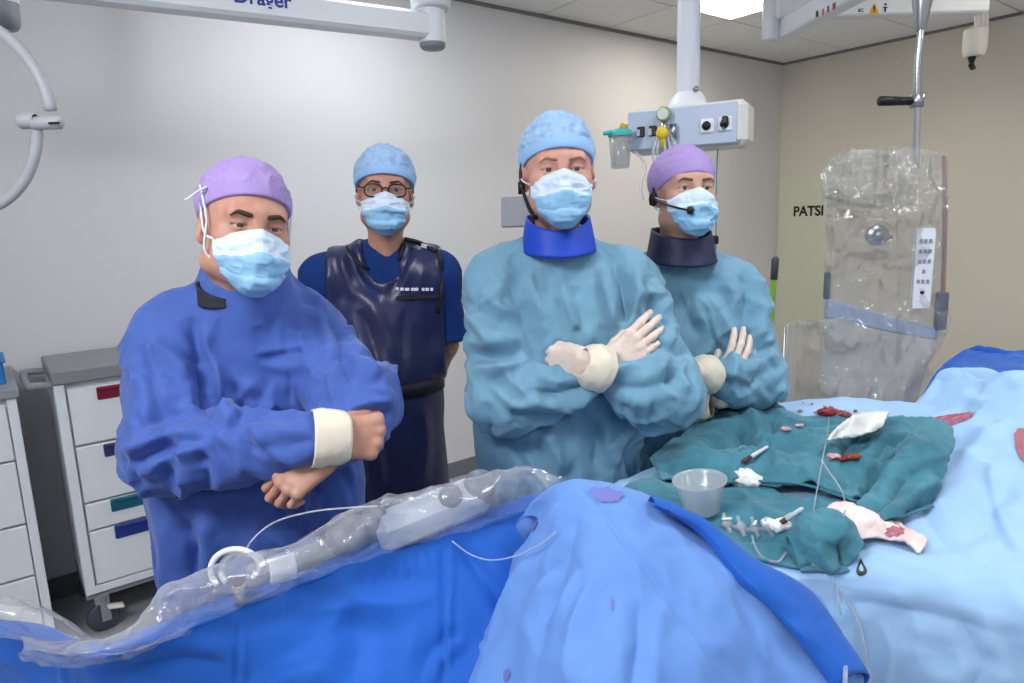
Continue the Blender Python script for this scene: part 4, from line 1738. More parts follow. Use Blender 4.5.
def hand_matrix(wrist, dirn, back):
    x = Vector(dirn).normalized()
    z = Vector(back)
    z = (z - x * z.dot(x)).normalized()
    y = z.cross(x)
    return Matrix.Translation(wrist) @ Matrix((x, y, z)).transposed().to_4x4()


def join(parts):
    Vs, Fs, n = [], {}, 0
    for V, F in parts:
        for q in (F if isinstance(F, list) else [F]):
            if len(q):
                Fs.setdefault(q.shape[1], []).append(np.asarray(q) + n)
        Vs.append(np.asarray(V))
        n += len(V)
    return np.concatenate(Vs), [np.concatenate(v) for v in Fs.values()]


def gown_field(J, h=0.0058, ra=(.082, .085, .044), rl=(.082, .085, .044), chest=(.185, .66), waist=(.20, .70), hem=(.25, .72), zhem=0.48, sh=0.062, nk=(.074, .02, .02)):
    """torso and sleeves: soft join at the shoulders, a sharp crease where the crossed forearms lie on the chest"""
    fwd = np.array(J['fwd'], float)
    pts = [np.array(J[k], float) for k in ('shR', 'elR', 'wrR', 'shL', 'elL', 'wrL', 'neck', 'belly')]
    lo = np.min(pts, axis=0) - .22
    hi = np.max(pts, axis=0) + .22
    bx = pts[7]
    lo = np.minimum(lo, bx - np.array([.34, .30, 0]))
    hi = np.maximum(hi, bx + np.array([.34, .30, 0]))
    lo[2] = zhem - 0.02
    hi[2] = J['neck'][2] + 0.06
    T = Field(lo, hi, h)
    neck, belly = np.array(J['neck'], float), np.array(J['belly'], float)
    shm = (np.array(J['shR']) + np.array(J['shL'])) / 2
    chest_p = np.array([shm[0], shm[1], shm[2] - 0.13])
    chest_p += fwd * 0.01
    T.cap(chest_p, belly, chest[0], waist[0], 0.03, flat=(fwd, chest[1]))
    T.cap(belly, (belly[0], belly[1], 0.70), waist[0], waist[0] + .02, 0.04, flat=(fwd, waist[1]))
    T.cap((belly[0], belly[1], 0.72), (belly[0], belly[1], zhem - .3), waist[0] + .02, hem[0], 0.04, flat=(fwd, hem[1]))
    for k in ('shR', 'shL'):
        T.cap(neck, np.array(J[k]) + np.array([0, 0, -.004]), .066, sh, 0.06)
    if nk:
        T.cap(neck + np.array([0, 0, -.07]) + fwd * .02, neck + np.array([0, 0, nk[1]]) + fwd * nk[2], nk[0] + .02, nk[0], 0.05)
        T.cap(neck + np.array([0, 0, -.10]) + fwd * .05, neck + np.array([0, 0, nk[1] - .035]) + fwd * (nk[2] + .030), .06, .042, 0.05)
    A = Field(lo, hi, h)
    for s, r in (('R', ra), ('L', rl)):
        B = Field(lo, hi, h)
        B.chain([J['sh' + s], J['el' + s]], [r[0] * .92, r[1]], 0.02)
        ew = np.array(J['wr' + s], float) - np.array(J['el' + s], float)
        wr_ = np.array(J['wr' + s], float) - ew / np.linalg.norm(ew) * .028
        m = np.array(J['el' + s]) * .55 + wr_ * .45 + np.array([0, 0, -.008])
        B.chain([J['el' + s], m, wr_], [r[1], r[1] * .55 + r[2] * .5, r[2]], 0.02)
        A.D = np.minimum(A.D, B.D)
    X, Y, Z = np.meshgrid(*T.ax, indexing='ij')
    k = np.full(T.D.shape, 0.010, np.float32)
    for s in ('shR', 'shL'):
        p = J[s]
        d = np.sqrt((X - p[0]) ** 2 + (Y - p[1]) ** 2 + (Z - p[2]) ** 2)
        k = np.maximum(k, 0.09 * np.clip(1 - (d - .08) / .16, 0, 1))
    hh = np.clip(0.5 + 0.5 * (T.D - A.D) / k, 0, 1)
    T.D = T.D * (1 - hh) + A.D * hh - k * hh * (1 - hh)
    T.D = np.maximum(T.D, (zhem - Z).astype(np.float32))
    return T


def line_folds(V, N, J, arm, seed, n_arm=90, n_body=60, amp=1.0):
    """many single creases: long thin ridges, steep on one side, running slantwise round the sleeves and down the trunk"""
    rg = np.random.default_rng(seed)
    d = np.zeros(len(V))
    seg = [(np.array(J[a + s], float), np.array(J[b + s], float)) for s in ('R', 'L') for a, b in (('sh', 'el'), ('el', 'wr'))]
    fwd = np.array(J['fwd'], float)
    front = (N @ fwd) > -.35
    ia = np.nonzero((arm > .6) & front)[0]
    ib = np.nonzero((arm < .1) & front & (V[:, 2] > .55))[0]
    spin = vnoise(V * 5 + 1.7, seed + 3)
    for kind, idx, n in (('a', ia, n_arm), ('b', ib, n_body)):
        if not len(idx):
            continue
        for i in rg.choice(idx, n):
            c, nn = V[i], N[i]
            if kind == 'a':
                best = min(seg, key=lambda q: np.linalg.norm(c - q[0] - np.clip((c - q[0]) @ (q[1] - q[0]) / ((q[1] - q[0]) @ (q[1] - q[0])), 0, 1) * (q[1] - q[0])))
                ax = best[1] - best[0]
                al = (1 if spin[i] > .5 else -1) * rg.uniform(.35, 1.15)
                L = rg.uniform(.05, .13)
                A = rg.uniform(.004, .011)
            else:
                ax = np.array([0, 0, -1.0])
                al = rg.normal(0, .45)
                L = rg.uniform(.09, .24)
                A = rg.uniform(.005, .012)
            t = ax - nn * (ax @ nn)
            t /= np.linalg.norm(t) + 1e-9
            b = np.cross(nn, t)
            u = np.cos(al) * t + np.sin(al) * b
            v = np.cross(nn, u)
            near = np.nonzero(np.linalg.norm(V - c, axis=1) < L * .62 + .03)[0]
            q = V[near] - c
            x, y, z = q @ u, q @ v, q @ nn
            bend = rg.uniform(-1.5, 1.5)
            y = y - bend * x * x - .004 * np.sin(x * 60 + rg.random() * 6)
            w1, w2 = rg.uniform(.0045, .007), rg.uniform(.012, .022)
            if rg.random() < .5:
                y = -y
            g = np.where(y > 0, np.exp(-(np.abs(y) / w1) ** 1.3), np.exp(-(np.abs(y) / w2) ** 1.3)) - .45 * np.exp(-((y - 2.4 * w1) / (1.6 * w1)) ** 2)
            tp = np.clip(1 - (np.abs(x) / (L / 2)) ** 2, 0, 1)
            ok = np.clip(1 - np.abs(z) / .05, 0, 1) * np.clip((N[near] @ nn) * 2, 0, 1)
            d[near] += amp * A * g * tp * ok
    top = np.clip((J['neck'][2] - .02 - V[:, 2]) / .09, .25, 1)
    return np.clip(d, -.012, .018) * top


def gown(root, J, m, creases, seed=1, name='gown', amp=1.0, **kw):
    f = gown_field(J, **kw)
    V, F = f.mesh(2)
    N = normals_of(V, F)
    q = V * np.array([5.5, 5.5, 3.0])
    q = q + 0.5 * np.stack([vnoise(V * 4 + 1.1, seed), vnoise(V * 4 + 5.2, seed + 1), vnoise(V * 4 + 8.3, seed + 2)], 1)
    d = amp * 0.009 * (ridged(q, 2, seed + 3, 2.0) - 0.35)
    q2 = V * np.array([13, 13, 11]) + 0.8 * np.stack([vnoise(V * 6 + 2, seed + 4), vnoise(V * 6 + 4, seed + 5), vnoise(V * 6 + 6, seed + 6)], 1)
    arm = np.zeros(len(V))
    for s in ('R', 'L'):
        for a_, b_ in (('sh', 'el'), ('el', 'wr')):
            a_, b_ = np.array(J[a_ + s], float), np.array(J[b_ + s], float)
            t = np.clip(((V - a_) @ (b_ - a_)) / ((b_ - a_) @ (b_ - a_)), 0, 1)
            r = np.linalg.norm(V - a_ - t[:, None] * (b_ - a_), axis=1)
            arm = np.maximum(arm, np.clip((.12 - r) / .03, 0, 1))
    d += amp * (.003 + .001 * arm) * (ridged(q2, 2, seed + 8, 2.0) - 0.35)
    d += amp * (.35 + .65 * arm) * .008 * (facet(V, seed) - .5)
    d += line_folds(V, N, J, arm, seed + 60)
    # drapery: sharp spiral folds round the sleeves, hanging folds down the trunk
    for s in ('R', 'L'):
        for a_, b_, lam, tw in (('sh', 'el', .095, 1.6), ('el', 'wr', .075, -1.3)):
            a_, b_ = np.array(J[a_ + s], float), np.array(J[b_ + s], float)
            ax = (b_ - a_) / np.linalg.norm(b_ - a_)
            u1 = np.cross(ax, [0.13, -.9, .42])
            u1 /= np.linalg.norm(u1)
            u2 = np.cross(ax, u1)
            q_ = V - a_
            t = q_ @ ax
            L = np.linalg.norm(b_ - a_)
            r = np.linalg.norm(q_ - t[:, None] * ax, axis=1)
            wgt = np.clip((.125 - r) / .03, 0, 1) * np.clip((t + .02) / .06, 0, 1) * np.clip((L + .03 - t) / .05, 0, 1)
            ph = np.arctan2(q_ @ u2, q_ @ u1)
            x = t / lam + tw * (1 if s == 'R' else -1) * ph / (2 * np.pi) * 2 + 2.2 * vnoise(V * 8 + 3.3, seed + 20) + .35 * vnoise(V * 19, seed + 21)
            mk = np.clip(vnoise(V * 10 + 6.1, seed + 22) * 2.2 - .6, 0, 1)
            d += amp * .009 * wgt * mk * ((1 - np.abs(2 * (x - np.floor(x)) - 1)) ** 2.2 - .28)
    sd_ = np.array([-J['fwd'][1], J['fwd'][0], 0.0])
    low = np.clip((J['belly'][2] + .08 - V[:, 2]) / .2, 0.25, 1) * (1 - arm)
    x = (V @ sd_) / .085 + .5 * V[:, 2] * np.sign(V @ sd_ - np.dot(J['belly'], sd_)) + 1.1 * vnoise(V * np.array([6, 6, 2.5]), seed + 30)
    mk = np.clip(vnoise(V * np.array([7, 7, 3]) + 2.2, seed + 31) * 1.8 - .35, 0, 1)
    d += amp * .009 * low * mk * ((1 - np.abs(2 * (x - np.floor(x)) - 1)) ** 1.5 - .35)
    # bunching near the elbows and cuffs
    for s in ('R', 'L'):
        e, w = np.array(J['el' + s], float), np.array(J['wr' + s], float)
        ax = (w - e) / np.linalg.norm(w - e)
        t = (V - e) @ ax
        r = np.linalg.norm(V - e - t[:, None] * ax, axis=1)
        L = np.linalg.norm(w - e)
        inside = np.clip((.125 - r) / .03, 0, 1)
        g = np.exp(-((t - L * .90) / (L * .22)) ** 2) * inside
        wob = t * 150 + 3.5 * vnoise(V * 16, seed + 11) * 2
        d += amp * 0.0022 * g * np.sin(wob)
        calm = np.clip((np.linalg.norm(V - w, axis=1) - .045) / .05, 0.12, 1)
        d *= calm
    d += 1.25 * fold(V, N, [(a_, b_ * 1.3, c_ * 1.5, e_) for a_, b_, c_, e_ in creases])
    V = V + N * d[:, None]
    return obj(name, V, F, m, root)


def body_core(J, h=0.012, arm_to=0.72, M=None):
    """the body under the clothes: trunk, arms, legs in one surface"""
    fwd = np.array(J['fwd'], float)
    side = np.array([-fwd[1], fwd[0], 0])
    b = np.array(J['belly'], float)
    n = np.array(J['neck'], float)
    pts = np.array([J[k] for k in ('shR', 'elR', 'wrR', 'shL', 'elL', 'wrL')] + [b, n])
    lo, hi = pts.min(0) - .16, pts.max(0) + .16
    lo[2] = -0.01
    hi[2] += .05
    f = Field(lo, hi, h)
    c = np.array([n[0], n[1], n[2] - .2])
    f.cap(c, b, .145, .140, 0.05, flat=(fwd, .68))
    f.cap(b, (b[0], b[1], .92), .140, .150, 0.05, flat=(fwd, .72))
    for s in ('R', 'L'):
        f.cap(n + np.array([0, 0, -.02]), J['sh' + s], .05, .042, 0.05)
        w = np.array(J['el' + s]) + (np.array(J['wr' + s]) - np.array(J['el' + s])) * arm_to
        f.chain([J['sh' + s], J['el' + s], w], [.045, .038, .026], 0.02)
        k = 1 if s == 'L' else -1
        hip = np.array([b[0], b[1], .90]) + side * (.085 * k) * (1 if side[0] > 0 else -1)
        f.chain([hip, hip + np.array([0, 0, -.42]) + fwd * .01, (hip[0], hip[1], .09)], [.080, .055, .040], 0.03)
        f.cap((hip[0], hip[1], .045), np.array([hip[0], hip[1], .035]) + fwd * .15, .038, .034, 0.03)
    if M is not None:
        up = np.array(M @ Vector((0, .038, -.13)))
        f.cap(n + np.array([0, 0, -.07]), up, .062, .050, 0.04)
    return f.mesh(1)


def legs_and_shoes(root, J):
    fwd = np.array(J['fwd'], float)
    side = np.array([-fwd[1], fwd[0], 0])
    b = np.array(J['belly'], float)
    lo = np.array([b[0] - .3, b[1] - .3, 0.0])
    hi = np.array([b[0] + .3, b[1] + .3, 1.0])
    f = Field(lo, hi, 0.012)
    for k in (1, -1):
        hip = np.array([b[0], b[1], .90]) + side * .085 * k
        f.chain([hip, hip + np.array([0, 0, -.42]), (hip[0], hip[1], .12)], [.098, .078, .07], 0.03)
    V, F = f.mesh(1)
    obj('trousers', V, F, M_trouser, root)
    for k in (1, -1):
        hip = np.array([b[0], b[1], 0]) + side * .085 * k
        g = Field(hip - np.array([.22, .26, 0.002]), hip + np.array([.22, .26, .16]), 0.008)
        g.cap(hip + np.array([0, 0, .045]), hip + np.array([0, 0, .04]) + fwd * .16, .048, .046, 0.02)
        g.ell(hip + np.array([0, 0, .06]) + fwd * .09, (.05, .05, .05), 0.03)
        X, Y, Z = np.meshgrid(*g.ax, indexing='ij')
        g.D = np.maximum(g.D, (0.001 - Z).astype(np.float32))
        V, F = g.mesh(1)
        obj('shoe', V, F, M_shoe, root)


def add_mask(root, M, ties='loop', **kw):
    P, F, mi = mask_mesh(**kw)
    o = obj('face_mask', xf(P, M), F, [M_mask_lit, M_mask_lo], root, True, 'pale blue pleated surgical mask')
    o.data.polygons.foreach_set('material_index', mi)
    solidify(o, 0.0012, 1.0)
    nu = 90
    for s, col in ((-1, 0), (1, nu - 1)):
        top, bot = P[col], P[79 * nu + col]
        if ties == 'loop':
            pts = [top, (s * .083, -.02, top[2] + .008), (s * .089, .016, top[2] + .022), (s * .086, .026, -.02), (s * .078, -.0, -.052), bot]
            mb = MB()
            mb.tube(catmull(pts, 24), .0016, 6)
        else:
            mb = MB()
            mb.tube(catmull([bot, (s * .076, -.034, bot[2] + .02), (s * .077, -.028, 0.0), (s * .0825, -.014, .035), (s * .086, .006, .062)], 24), .0024, 6)
            mb.tube(catmull([top, (s * .078, -.02, top[2] + .01), (s * .083, .01, .03)], 12), .0024, 6)
        Vm, Fm = mb.arrays()
        obj('ear_loop' if ties == 'loop' else 'mask_tie', xf(Vm, M), Fm, M_tie, o)
    return o


def add_cap(root, M, m, band=None, label=None, front=.045, slope=.42, puff=.008, wide=1.0, bandh=0.03, **kw):
    V, F = cap_mesh(front=front, slope=slope, puff=puff, wide=wide, **kw)
    o = obj('surgical_cap', xf(V, M), F, m, root, True, label)
    if band is not None:
        Vb, Fb = band_mesh(front - .001, slope, puff, wide, bandh)
        b = obj('cap_band', xf(Vb, M), Fb, band, o)
        solidify(b, .0015, 1.0)
    return o


def collar(root, c, m, name, rx=.075, ry=.072, h0=0.0, h1=.075, front_dip=0.02, yaw=0.0, label=None, tilt=0.0, seed=2, flare=1.1, bib=1.0):
    """stand-up radiation collar round the neck"""
    nu, nv = 72, 12
    V = []
    for j in range(nv):
        t = j / (nv - 1)
        for i in range(nu):
            a = 2 * math.pi * i / nu
            fr = (1 + math.cos(a)) / 2          # 1 at the front
            z = h0 + (h1 - h0) * t - front_dip * fr ** 2 * t - .028 * bib * fr * (1 - t)
            k = flare + (1 - flare) * t + 0.16 * bib * fr * (1 - t)
            V.append((rx * k * math.sin(a), -ry * k * math.cos(a), z))
    V = np.array(V)
    N = V * np.array([1, 1, 0])
    N /= np.linalg.norm(N, axis=1)[:, None]
    V = V + N * (0.005 * (fbm(V * 28, 2, seed) - .5))[:, None]
    M = Matrix.Translation(c) @ Matrix.Rotation(yaw, 4, 'Z') @ Matrix.Rotation(tilt, 4, 'X')
    o = obj(name, xf(V, M), grid_faces(nv, nu, True), m, root, True, label)
    solidify(o, .006, 1.0)
    return o


def glove(root, M, m=None, name='glove', label=None, cuff=None, cuffr=.046, **kw):
    """cuff = (elbow, wrist): ivory glove cuff drawn over the end of the sleeve"""
    f = hand_field(stub=.006, **kw)
    V, F = f.mesh(1)
    V = V + normals_of(V, F) * (0.0016 * (ridged(V * 55, 2, 5) - .5))[:, None]
    o = obj(name, xf(V, M), F, m or M_glove, root, True, label)
    if cuff:
        e, w = Vector(cuff[0]), Vector(cuff[1])
        ax = (w - e).normalized()
        nu, nv = 44, 16
        Vc = []
        for j in range(nv):
            t = j / (nv - 1)
            for i in range(nu):
                a = 2 * math.pi * i / nu
                r = np.interp(t, [0, .3, .6, 1], [.030, cuffr - .004, cuffr + .001, cuffr]) + .0012 * math.sin(a * 5 + t * 7)
                Vc.append((r * math.cos(a), r * math.sin(a), cuff[2] - .062 * t))
        Vc = np.array(Vc)
        Vc += (normals_of(Vc, grid_faces(nv, nu, True)) * (.004 * (ridged(Vc * 40, 2, 8) - .5))[:, None])
        Mc = Matrix.Translation(w) @ frame_to(ax)
        c = obj('glove_cuff', xf(Vc, Mc), grid_faces(nv, nu, True), M_glove_cuff, o)
        solidify(c, .001, 1.0)
    return o


def crop(x0, y0, s):
    return lambda *pts: [(x0 + x / s, y0 + y / s) for x, y in pts]


def foot(J):
    return (J['belly'][0], J['belly'][1], 0.0)


def neckline(root, J, m, name='neckband', r=.074, drop=.03, yaw=0.0, label=None, dz=0.01, tr=.006):
    n = Vector(J['neck'])
    pts = []
    for i in range(49):
        a = 2 * math.pi * i / 48
        p = Vector((r * math.sin(a), -r * .95 * math.cos(a), -drop * ((1 + math.cos(a)) / 2) ** 1.5))
        pts.append(n + Matrix.Rotation(yaw, 3, 'Z') @ p + Vector((0, 0, dz)))
    mb = MB()
    mb.tube(pts, tr, 8, cap=False)
    return mb.build(name, m, root, smooth=True, label=label)


# ---- the man on the left, royal blue gown -------------------------------------------------
J1 = dict(fwd=(.29, -.957, 0), neck=at(247, 286, 1.385), belly=at(258, 480, 1.36),
          shR=at(176, 340, 1.345), elR=at(172, 448, 1.20), wrR=at(326, 438, 1.122),
          shL=at(304, 335, 1.425), elL=at(356, 404, 1.28), wrL=at(326, 455, 1.16))
p1 = thing('person', 'person in royal blue gown and lilac cap with bare hands and arms crossed', 'person', foot(J1))
M1 = head_matrix(at(246, 225, 1.305), .60, .06, .17, .97)
hV, hF = build_head(p1, M1, 0, brow='dark', browt=.0046, lid=.0034, wide=.99, jaw=1.12)
bV, bF = body_core(J1, M=M1, arm_to=.9)
HR1 = hand_matrix(at(322, 438, 1.125), (at(352, 437, 1.145) - at(322, 438, 1.125)), (-.15, -1, .2))
f = hand_field(1, curl=(1.35, 1.3, .8), spread=.0, thumb=(.5, .05), thumb_out=.22, stub=.004)
h1V, h1F = f.mesh(1)
HL1 = hand_matrix(at(326, 458, 1.15), (at(294, 480, 1.12) - at(326, 458, 1.15)), (-.25, -1, .45)) @ Matrix.Scale(.86, 4)
f = hand_field(-1, curl=(.75, .95, .6), spread=.03, thumb=(.6, .2), fat=.95)
h2V, h2F = f.mesh(1)
V, F = join([(hV, hF), (bV, bF), (xf(h1V, HR1), h1F), (xf(h2V, HL1), h2F)])
obj('body', V, F, M_skin[0], p1)
legs_and_shoes(p1, J1)
add_cap(p1, M1, M_cap_purple, None, 'lilac ribbed cloth cap', front=.060, slope=.44, puff=.007, wide=.99, crumple=.003)
mb = MB()
mb.tube(catmull([(-.080, -.020, .060), (-.092, -.010, .050), (-.104, .0, .036), (-.112, -.005, .030)], 14), .0022, 6)
Vt, Ft = mb.arrays()
obj('cap_tie', xf(Vt, M1), Ft, M_tie, p1, True, 'thin pale tie of the cap')
add_mask(p1, M1, 'tie', seed=3, wide=1.0, top=-.006)
c = crop(100, 290, 2.134)
gown(p1, J1, M_gown_blue, [
    (c((195, 60), (215, 170), (240, 295)), 7, .012, 'v'), (c((215, 70), (240, 160), (262, 250)), 6, .006, 'r'),
    (c((255, 275), (290, 235), (330, 195)), 5, .008, 'r'), (c((270, 200), (300, 230), (300, 280)), 4, .006, 'v'),
    (c((330, 140), (390, 132), (450, 130)), 3, .003, 's'), (c((490, 20), (515, 110), (525, 215)), 6, .011, 'v'),
    (c((505, 20), (545, 90), (570, 150)), 5, .006, 'r'),
    (c((525, 140), (560, 170), (605, 190)), 5, .008, 'r'), (c((530, 255), (580, 240), (628, 235)), 5, .007, 'r'),
    (c((530, 275), (580, 262), (628, 258)), 4, .006, 'v'),
    (c((100, 100), (112, 180), (130, 265)), 4, .006, 'v'), (c((105, 110), (140, 130), (190, 190)), 6, .006, 'r'),
    (c((45, 350), (130, 320), (215, 300)), 7, .010, 'r'), (c((60, 300), (140, 262), (190, 260)), 6, .008, 'v'),
    (c((80, 395), (150, 355), (240, 330)), 6, .008, 'r'), (c((60, 375), (150, 335), (225, 315)), 4, .007, 'v'),
    (c((175, 300), (182, 380), (172, 455)), 5, .008, 'r'), (c((205, 330), (222, 380), (235, 440)), 5, .007, 'v'),
    (c((250, 300), (285, 345), (310, 395)), 5, .006, 'r'), (c((300, 300), (320, 325), (335, 350)), 4, .005, 'v'),
    (c((330, 335), (400, 330), (462, 320)), 6, .005, 'v'), (c((240, 300), (330, 275), (430, 270)), 5, .005, 'v'),
    (c((180, 480), (190, 560), (185, 640)), 8, .012, 'v'), (c((215, 480), (235, 560), (230, 640)), 8, .008, 'r'),
    (c((350, 515), (400, 555), (420, 600)), 7, .007, 'r'), (c((470, 400), (450, 480), (440, 560)), 8, .008, 'v'),
    (c((250, 140), (255, 200), (240, 260)), 6, .006, 'r'), (c((420, 60), (440, 130), (470, 200)), 6, .006, 'r'),
    (c((560, 390), (575, 430), (585, 450)), 4, .006, 'r'),
], seed=11, nk=(.062, .050, .045), sh=.056, ra=(.084, .080, .044), rl=(.082, .080, .046), chest=(.175, .70), waist=(.205, .72))
collar(p1, M1 @ Vector((-.004, .034, -.17)), M_undershirt, 'undershirt_collar', .060, .060, .012, .058, .03, .45, 'dark stand-up undershirt collar', .05, flare=1.02, bib=0.0)
nu, nv = 40, 14
Vc = np.array([(np.interp(j / (nv - 1), [0, .25, .8, 1], [.050, .051, .047, .042]) * math.cos(2 * math.pi * i / nu), np.interp(j / (nv - 1), [0, .25, .8, 1], [.047, .046, .040, .035]) * math.sin(2 * math.pi * i / nu), -.018 + .064 * j / (nv - 1)) for j in range(nv) for i in range(nu)])
Vc += normals_of(Vc, grid_faces(nv, nu, True)) * (.003 * (ridged(Vc * 40, 2, 8) - .5))[:, None]
Mc = Matrix.Translation(HR1.translation) @ frame_to(HR1.to_3x3().col[0], HR1.to_3x3().col[2])
o = obj('wrist_cuff', xf(Vc, Mc), grid_faces(nv, nu, True), M_glove_cuff, p1, True, 'ivory wrist cuff')
solidify(o, .002, 1.0)

# ---- the man in front right, teal gown with royal blue neck shield ---------------------------
J3 = dict(fwd=(.03, -1, 0), neck=at(557, 251, 1.67), belly=at(556, 430, 1.67),
          shR=at(501, 285, 1.665), elR=at(503, 398, 1.54), wrR=at(600, 378, 1.475),
          shL=at(622, 285, 1.665), elL=at(662, 392, 1.53), wrL=at(592, 366, 1.45))
p3 = thing('person', 'tall person in teal gown with royal blue neck shield and latex gloves, arms crossed', 'person', foot(J3))
M3 = head_matrix(at(558, 171, 1.62), .05, .02, 0.0, 1.0)
hV, hF = build_head(p3, M3, 2, brow='fair', browt=.0034, lid=.0042, wide=1.02, jaw=1.0)
bV, bF = body_core(J3, M=M3)
V, F = join([(hV, hF), (bV, bF)])
obj('body', V, F, M_skin[2], p3)
legs_and_shoes(p3, J3)
add_cap(p3, M3, M_cap_blue, M_capband, 'light blue crinkled cap', front=.047, slope=.40, puff=.008, wide=.98, high=.004, bandh=.034, crumple=.006)
add_mask(p3, M3, 'loop', seed=5, top=-.004)
c = crop(440, 240, 2.846)
gown(p3, J3, M_gown_teal, [
    (c((190, 110), (228, 200), (262, 310)), 7, .012, 'v'), (c((160, 80), (200, 120), (235, 190)), 6, .006, 'r'),
    (c((250, 90), (270, 160), (300, 225)), 6, .006, 'r'), (c((380, 130), (395, 200), (405, 262)), 5, .006, 'v'),
    (c((340, 100), (360, 180), (380, 260)), 6, .006, 'r'), (c((455, 110), (480, 180), (505, 255)), 7, .008, 'r'),
    (c((490, 40), (515, 130), (528, 240)), 6, .012, 'v'), (c((545, 80), (560, 130), (545, 210)), 6, .007, 'r'),
    (c((75, 200), (150, 262), (245, 295)), 7, .010, 'r'), (c((70, 170), (150, 230), (240, 270)), 6, .008, 'v'),
    (c((70, 280), (120, 300), (190, 300)), 6, .008, 'r'), (c((120, 190), (160, 175), (195, 165)), 5, .005, 'v'),
    (c((80, 320), (150, 340), (230, 345)), 6, .009, 'v'), (c((100, 360), (170, 365), (250, 350)), 6, .008, 'r'),
    (c((150, 335), (195, 400), (255, 440)), 6, .009, 'r'), (c((230, 380), (320, 470), (455, 430)), 6, .008, 'r'),
    (c((250, 425), (350, 435), (450, 402)), 5, .009, 'v'), (c((190, 462), (240, 470), (300, 455)), 6, .009, 'r'),
    (c((280, 395), (350, 405), (430, 385)), 4, .007, 'r'), (c((200, 500), (300, 505), (380, 490)), 6, .007, 'v'),
    (c((450, 402), (580, 422), (685, 385)), 5, .008, 'v'), (c((560, 325), (610, 350), (645, 385)), 5, .008, 'r'),
    (c((600, 400), (650, 330), (640, 255)), 6, .009, 'r'), (c((470, 340), (500, 335), (540, 325)), 4, .006, 'v'),
    (c((480, 370), (530, 360), (580, 365)), 4, .006, 'r'), (c((620, 300), (680, 330), (715, 310)), 5, .008, 'v'),
    (c((560, 150), (640, 165), (715, 275)), 7, .010, 'r'), (c((590, 190), (620, 210), (650, 250)), 4, .008, 'v'),
    (c((580, 120), (600, 170), (580, 200)), 4, .006, 'v'),
    (c((540, 480), (550, 540), (565, 605)), 7, .008, 'r'), (c((300, 540), (330, 600), (365, 665)), 7, .008, 'r'),
    (c((130, 460), (140, 530), (155, 605)), 7, .008, 'v'), (c((440, 500), (450, 580), (440, 660)), 8, .008, 'v'),
], seed=23, ra=(.085, .082, .036), rl=(.085, .088, .036), chest=(.185, .64), waist=(.20, .66), nk=None)
collar(p3, M3 @ Vector((0, .018, -.17)) + Vector((0, 0, -.045)), M_collar_blue, 'neck_shield', .076, .084, .048, .120, .040, .03, 'royal blue thyroid shield collar')
mb = MB()
mb.box((0, 0, 0), (.010, .085, .075), Matrix.Rotation(.1, 4, 'Y'), .004)
Vt, Ft = mb.arrays()
obj('collar_flap', Vt @ np.array(Matrix.Rotation(1.15, 3, 'Z')).T + np.array(at(517, 212, 1.70)), Ft, M_greyp, p3, False, 'grey flap of the neck shield')
# headset: boom and earpiece on the image-left cheek
mb = MB()
hs = [(-.080, .012, .028), (-.086, .006, .004), (-.087, -.002, -.018), (-.083, -.014, -.045), (-.074, -.035, -.078), (-.064, -.058, -.100)]
mb.tube(catmull(hs, 24), .0042, 8)
mb.tube([(-.086, -.006, -.022), (-.086, -.006, -.050)], .0085, 10)
mb.box((-.062, -.062, -.103), (.014, .012, .012), None, .003)
Vm, Fm = mb.arrays()
obj('headset', xf(Vm, M3), Fm, M_black, p3, True, 'black headset microphone')
glove(p3, hand_matrix(at(586, 364, 1.455), (at(535, 364, 1.57) - at(586, 364, 1.455)), (-.1, -1, .15)), side=-1, curl=(.15, .3, .2), spread=.0, thumb=(.1, .1), thumb_out=.30, fat=1.05, cuff=(J3['elL'], J3['wrL'], .030), cuffr=.050)
glove(p3, hand_matrix(at(607, 368, 1.485), (at(648, 334, 1.485) - at(607, 368, 1.485)), (.1, -1, .35)) @ Matrix.Scale(.92, 4), side=1, curl=(.28, .36, .30), spread=.05, thumb=(.5, .2), thumb_out=.30, fat=1.05, cuff=None)

# ---- the man at the right, teal gown, lilac cap ------------------------------------------------
J4 = dict(fwd=(.12, -.99, 0), neck=at(686, 265, 1.93), belly=at(697, 420, 1.93),
          shR=at(638, 288, 1.95), elR=at(630, 400, 1.84), wrR=at(702, 404, 1.74),
          shL=at(732, 290, 1.92), elL=at(752, 378, 1.83), wrL=at(700, 374, 1.70))
p4 = thing('person', 'person in teal gown and lilac cap with navy collar and headset microphone', 'person', foot(J4))
M4 = head_matrix(at(684, 191, 1.88), .13, -.06, .03, .97)
hV, hF = build_head(p4, M4, 3, brow='brown', browt=.0036, lid=.0052, wide=.97, jaw=.95)
bV, bF = body_core(J4, M=M4)
V, F = join([(hV, hF), (bV, bF)])
obj('body', V, F, M_skin[3], p4)
legs_and_shoes(p4, J4)
add_cap(p4, M4, M_cap_purple, None, 'lilac ribbed cloth cap', front=.043, slope=.48, puff=.008, wide=1.0, crumple=.002, high=-.003)
add_mask(p4, M4, 'loop', seed=9, top=-.005, skew=.06)
c = crop(600, 250, 3.415)
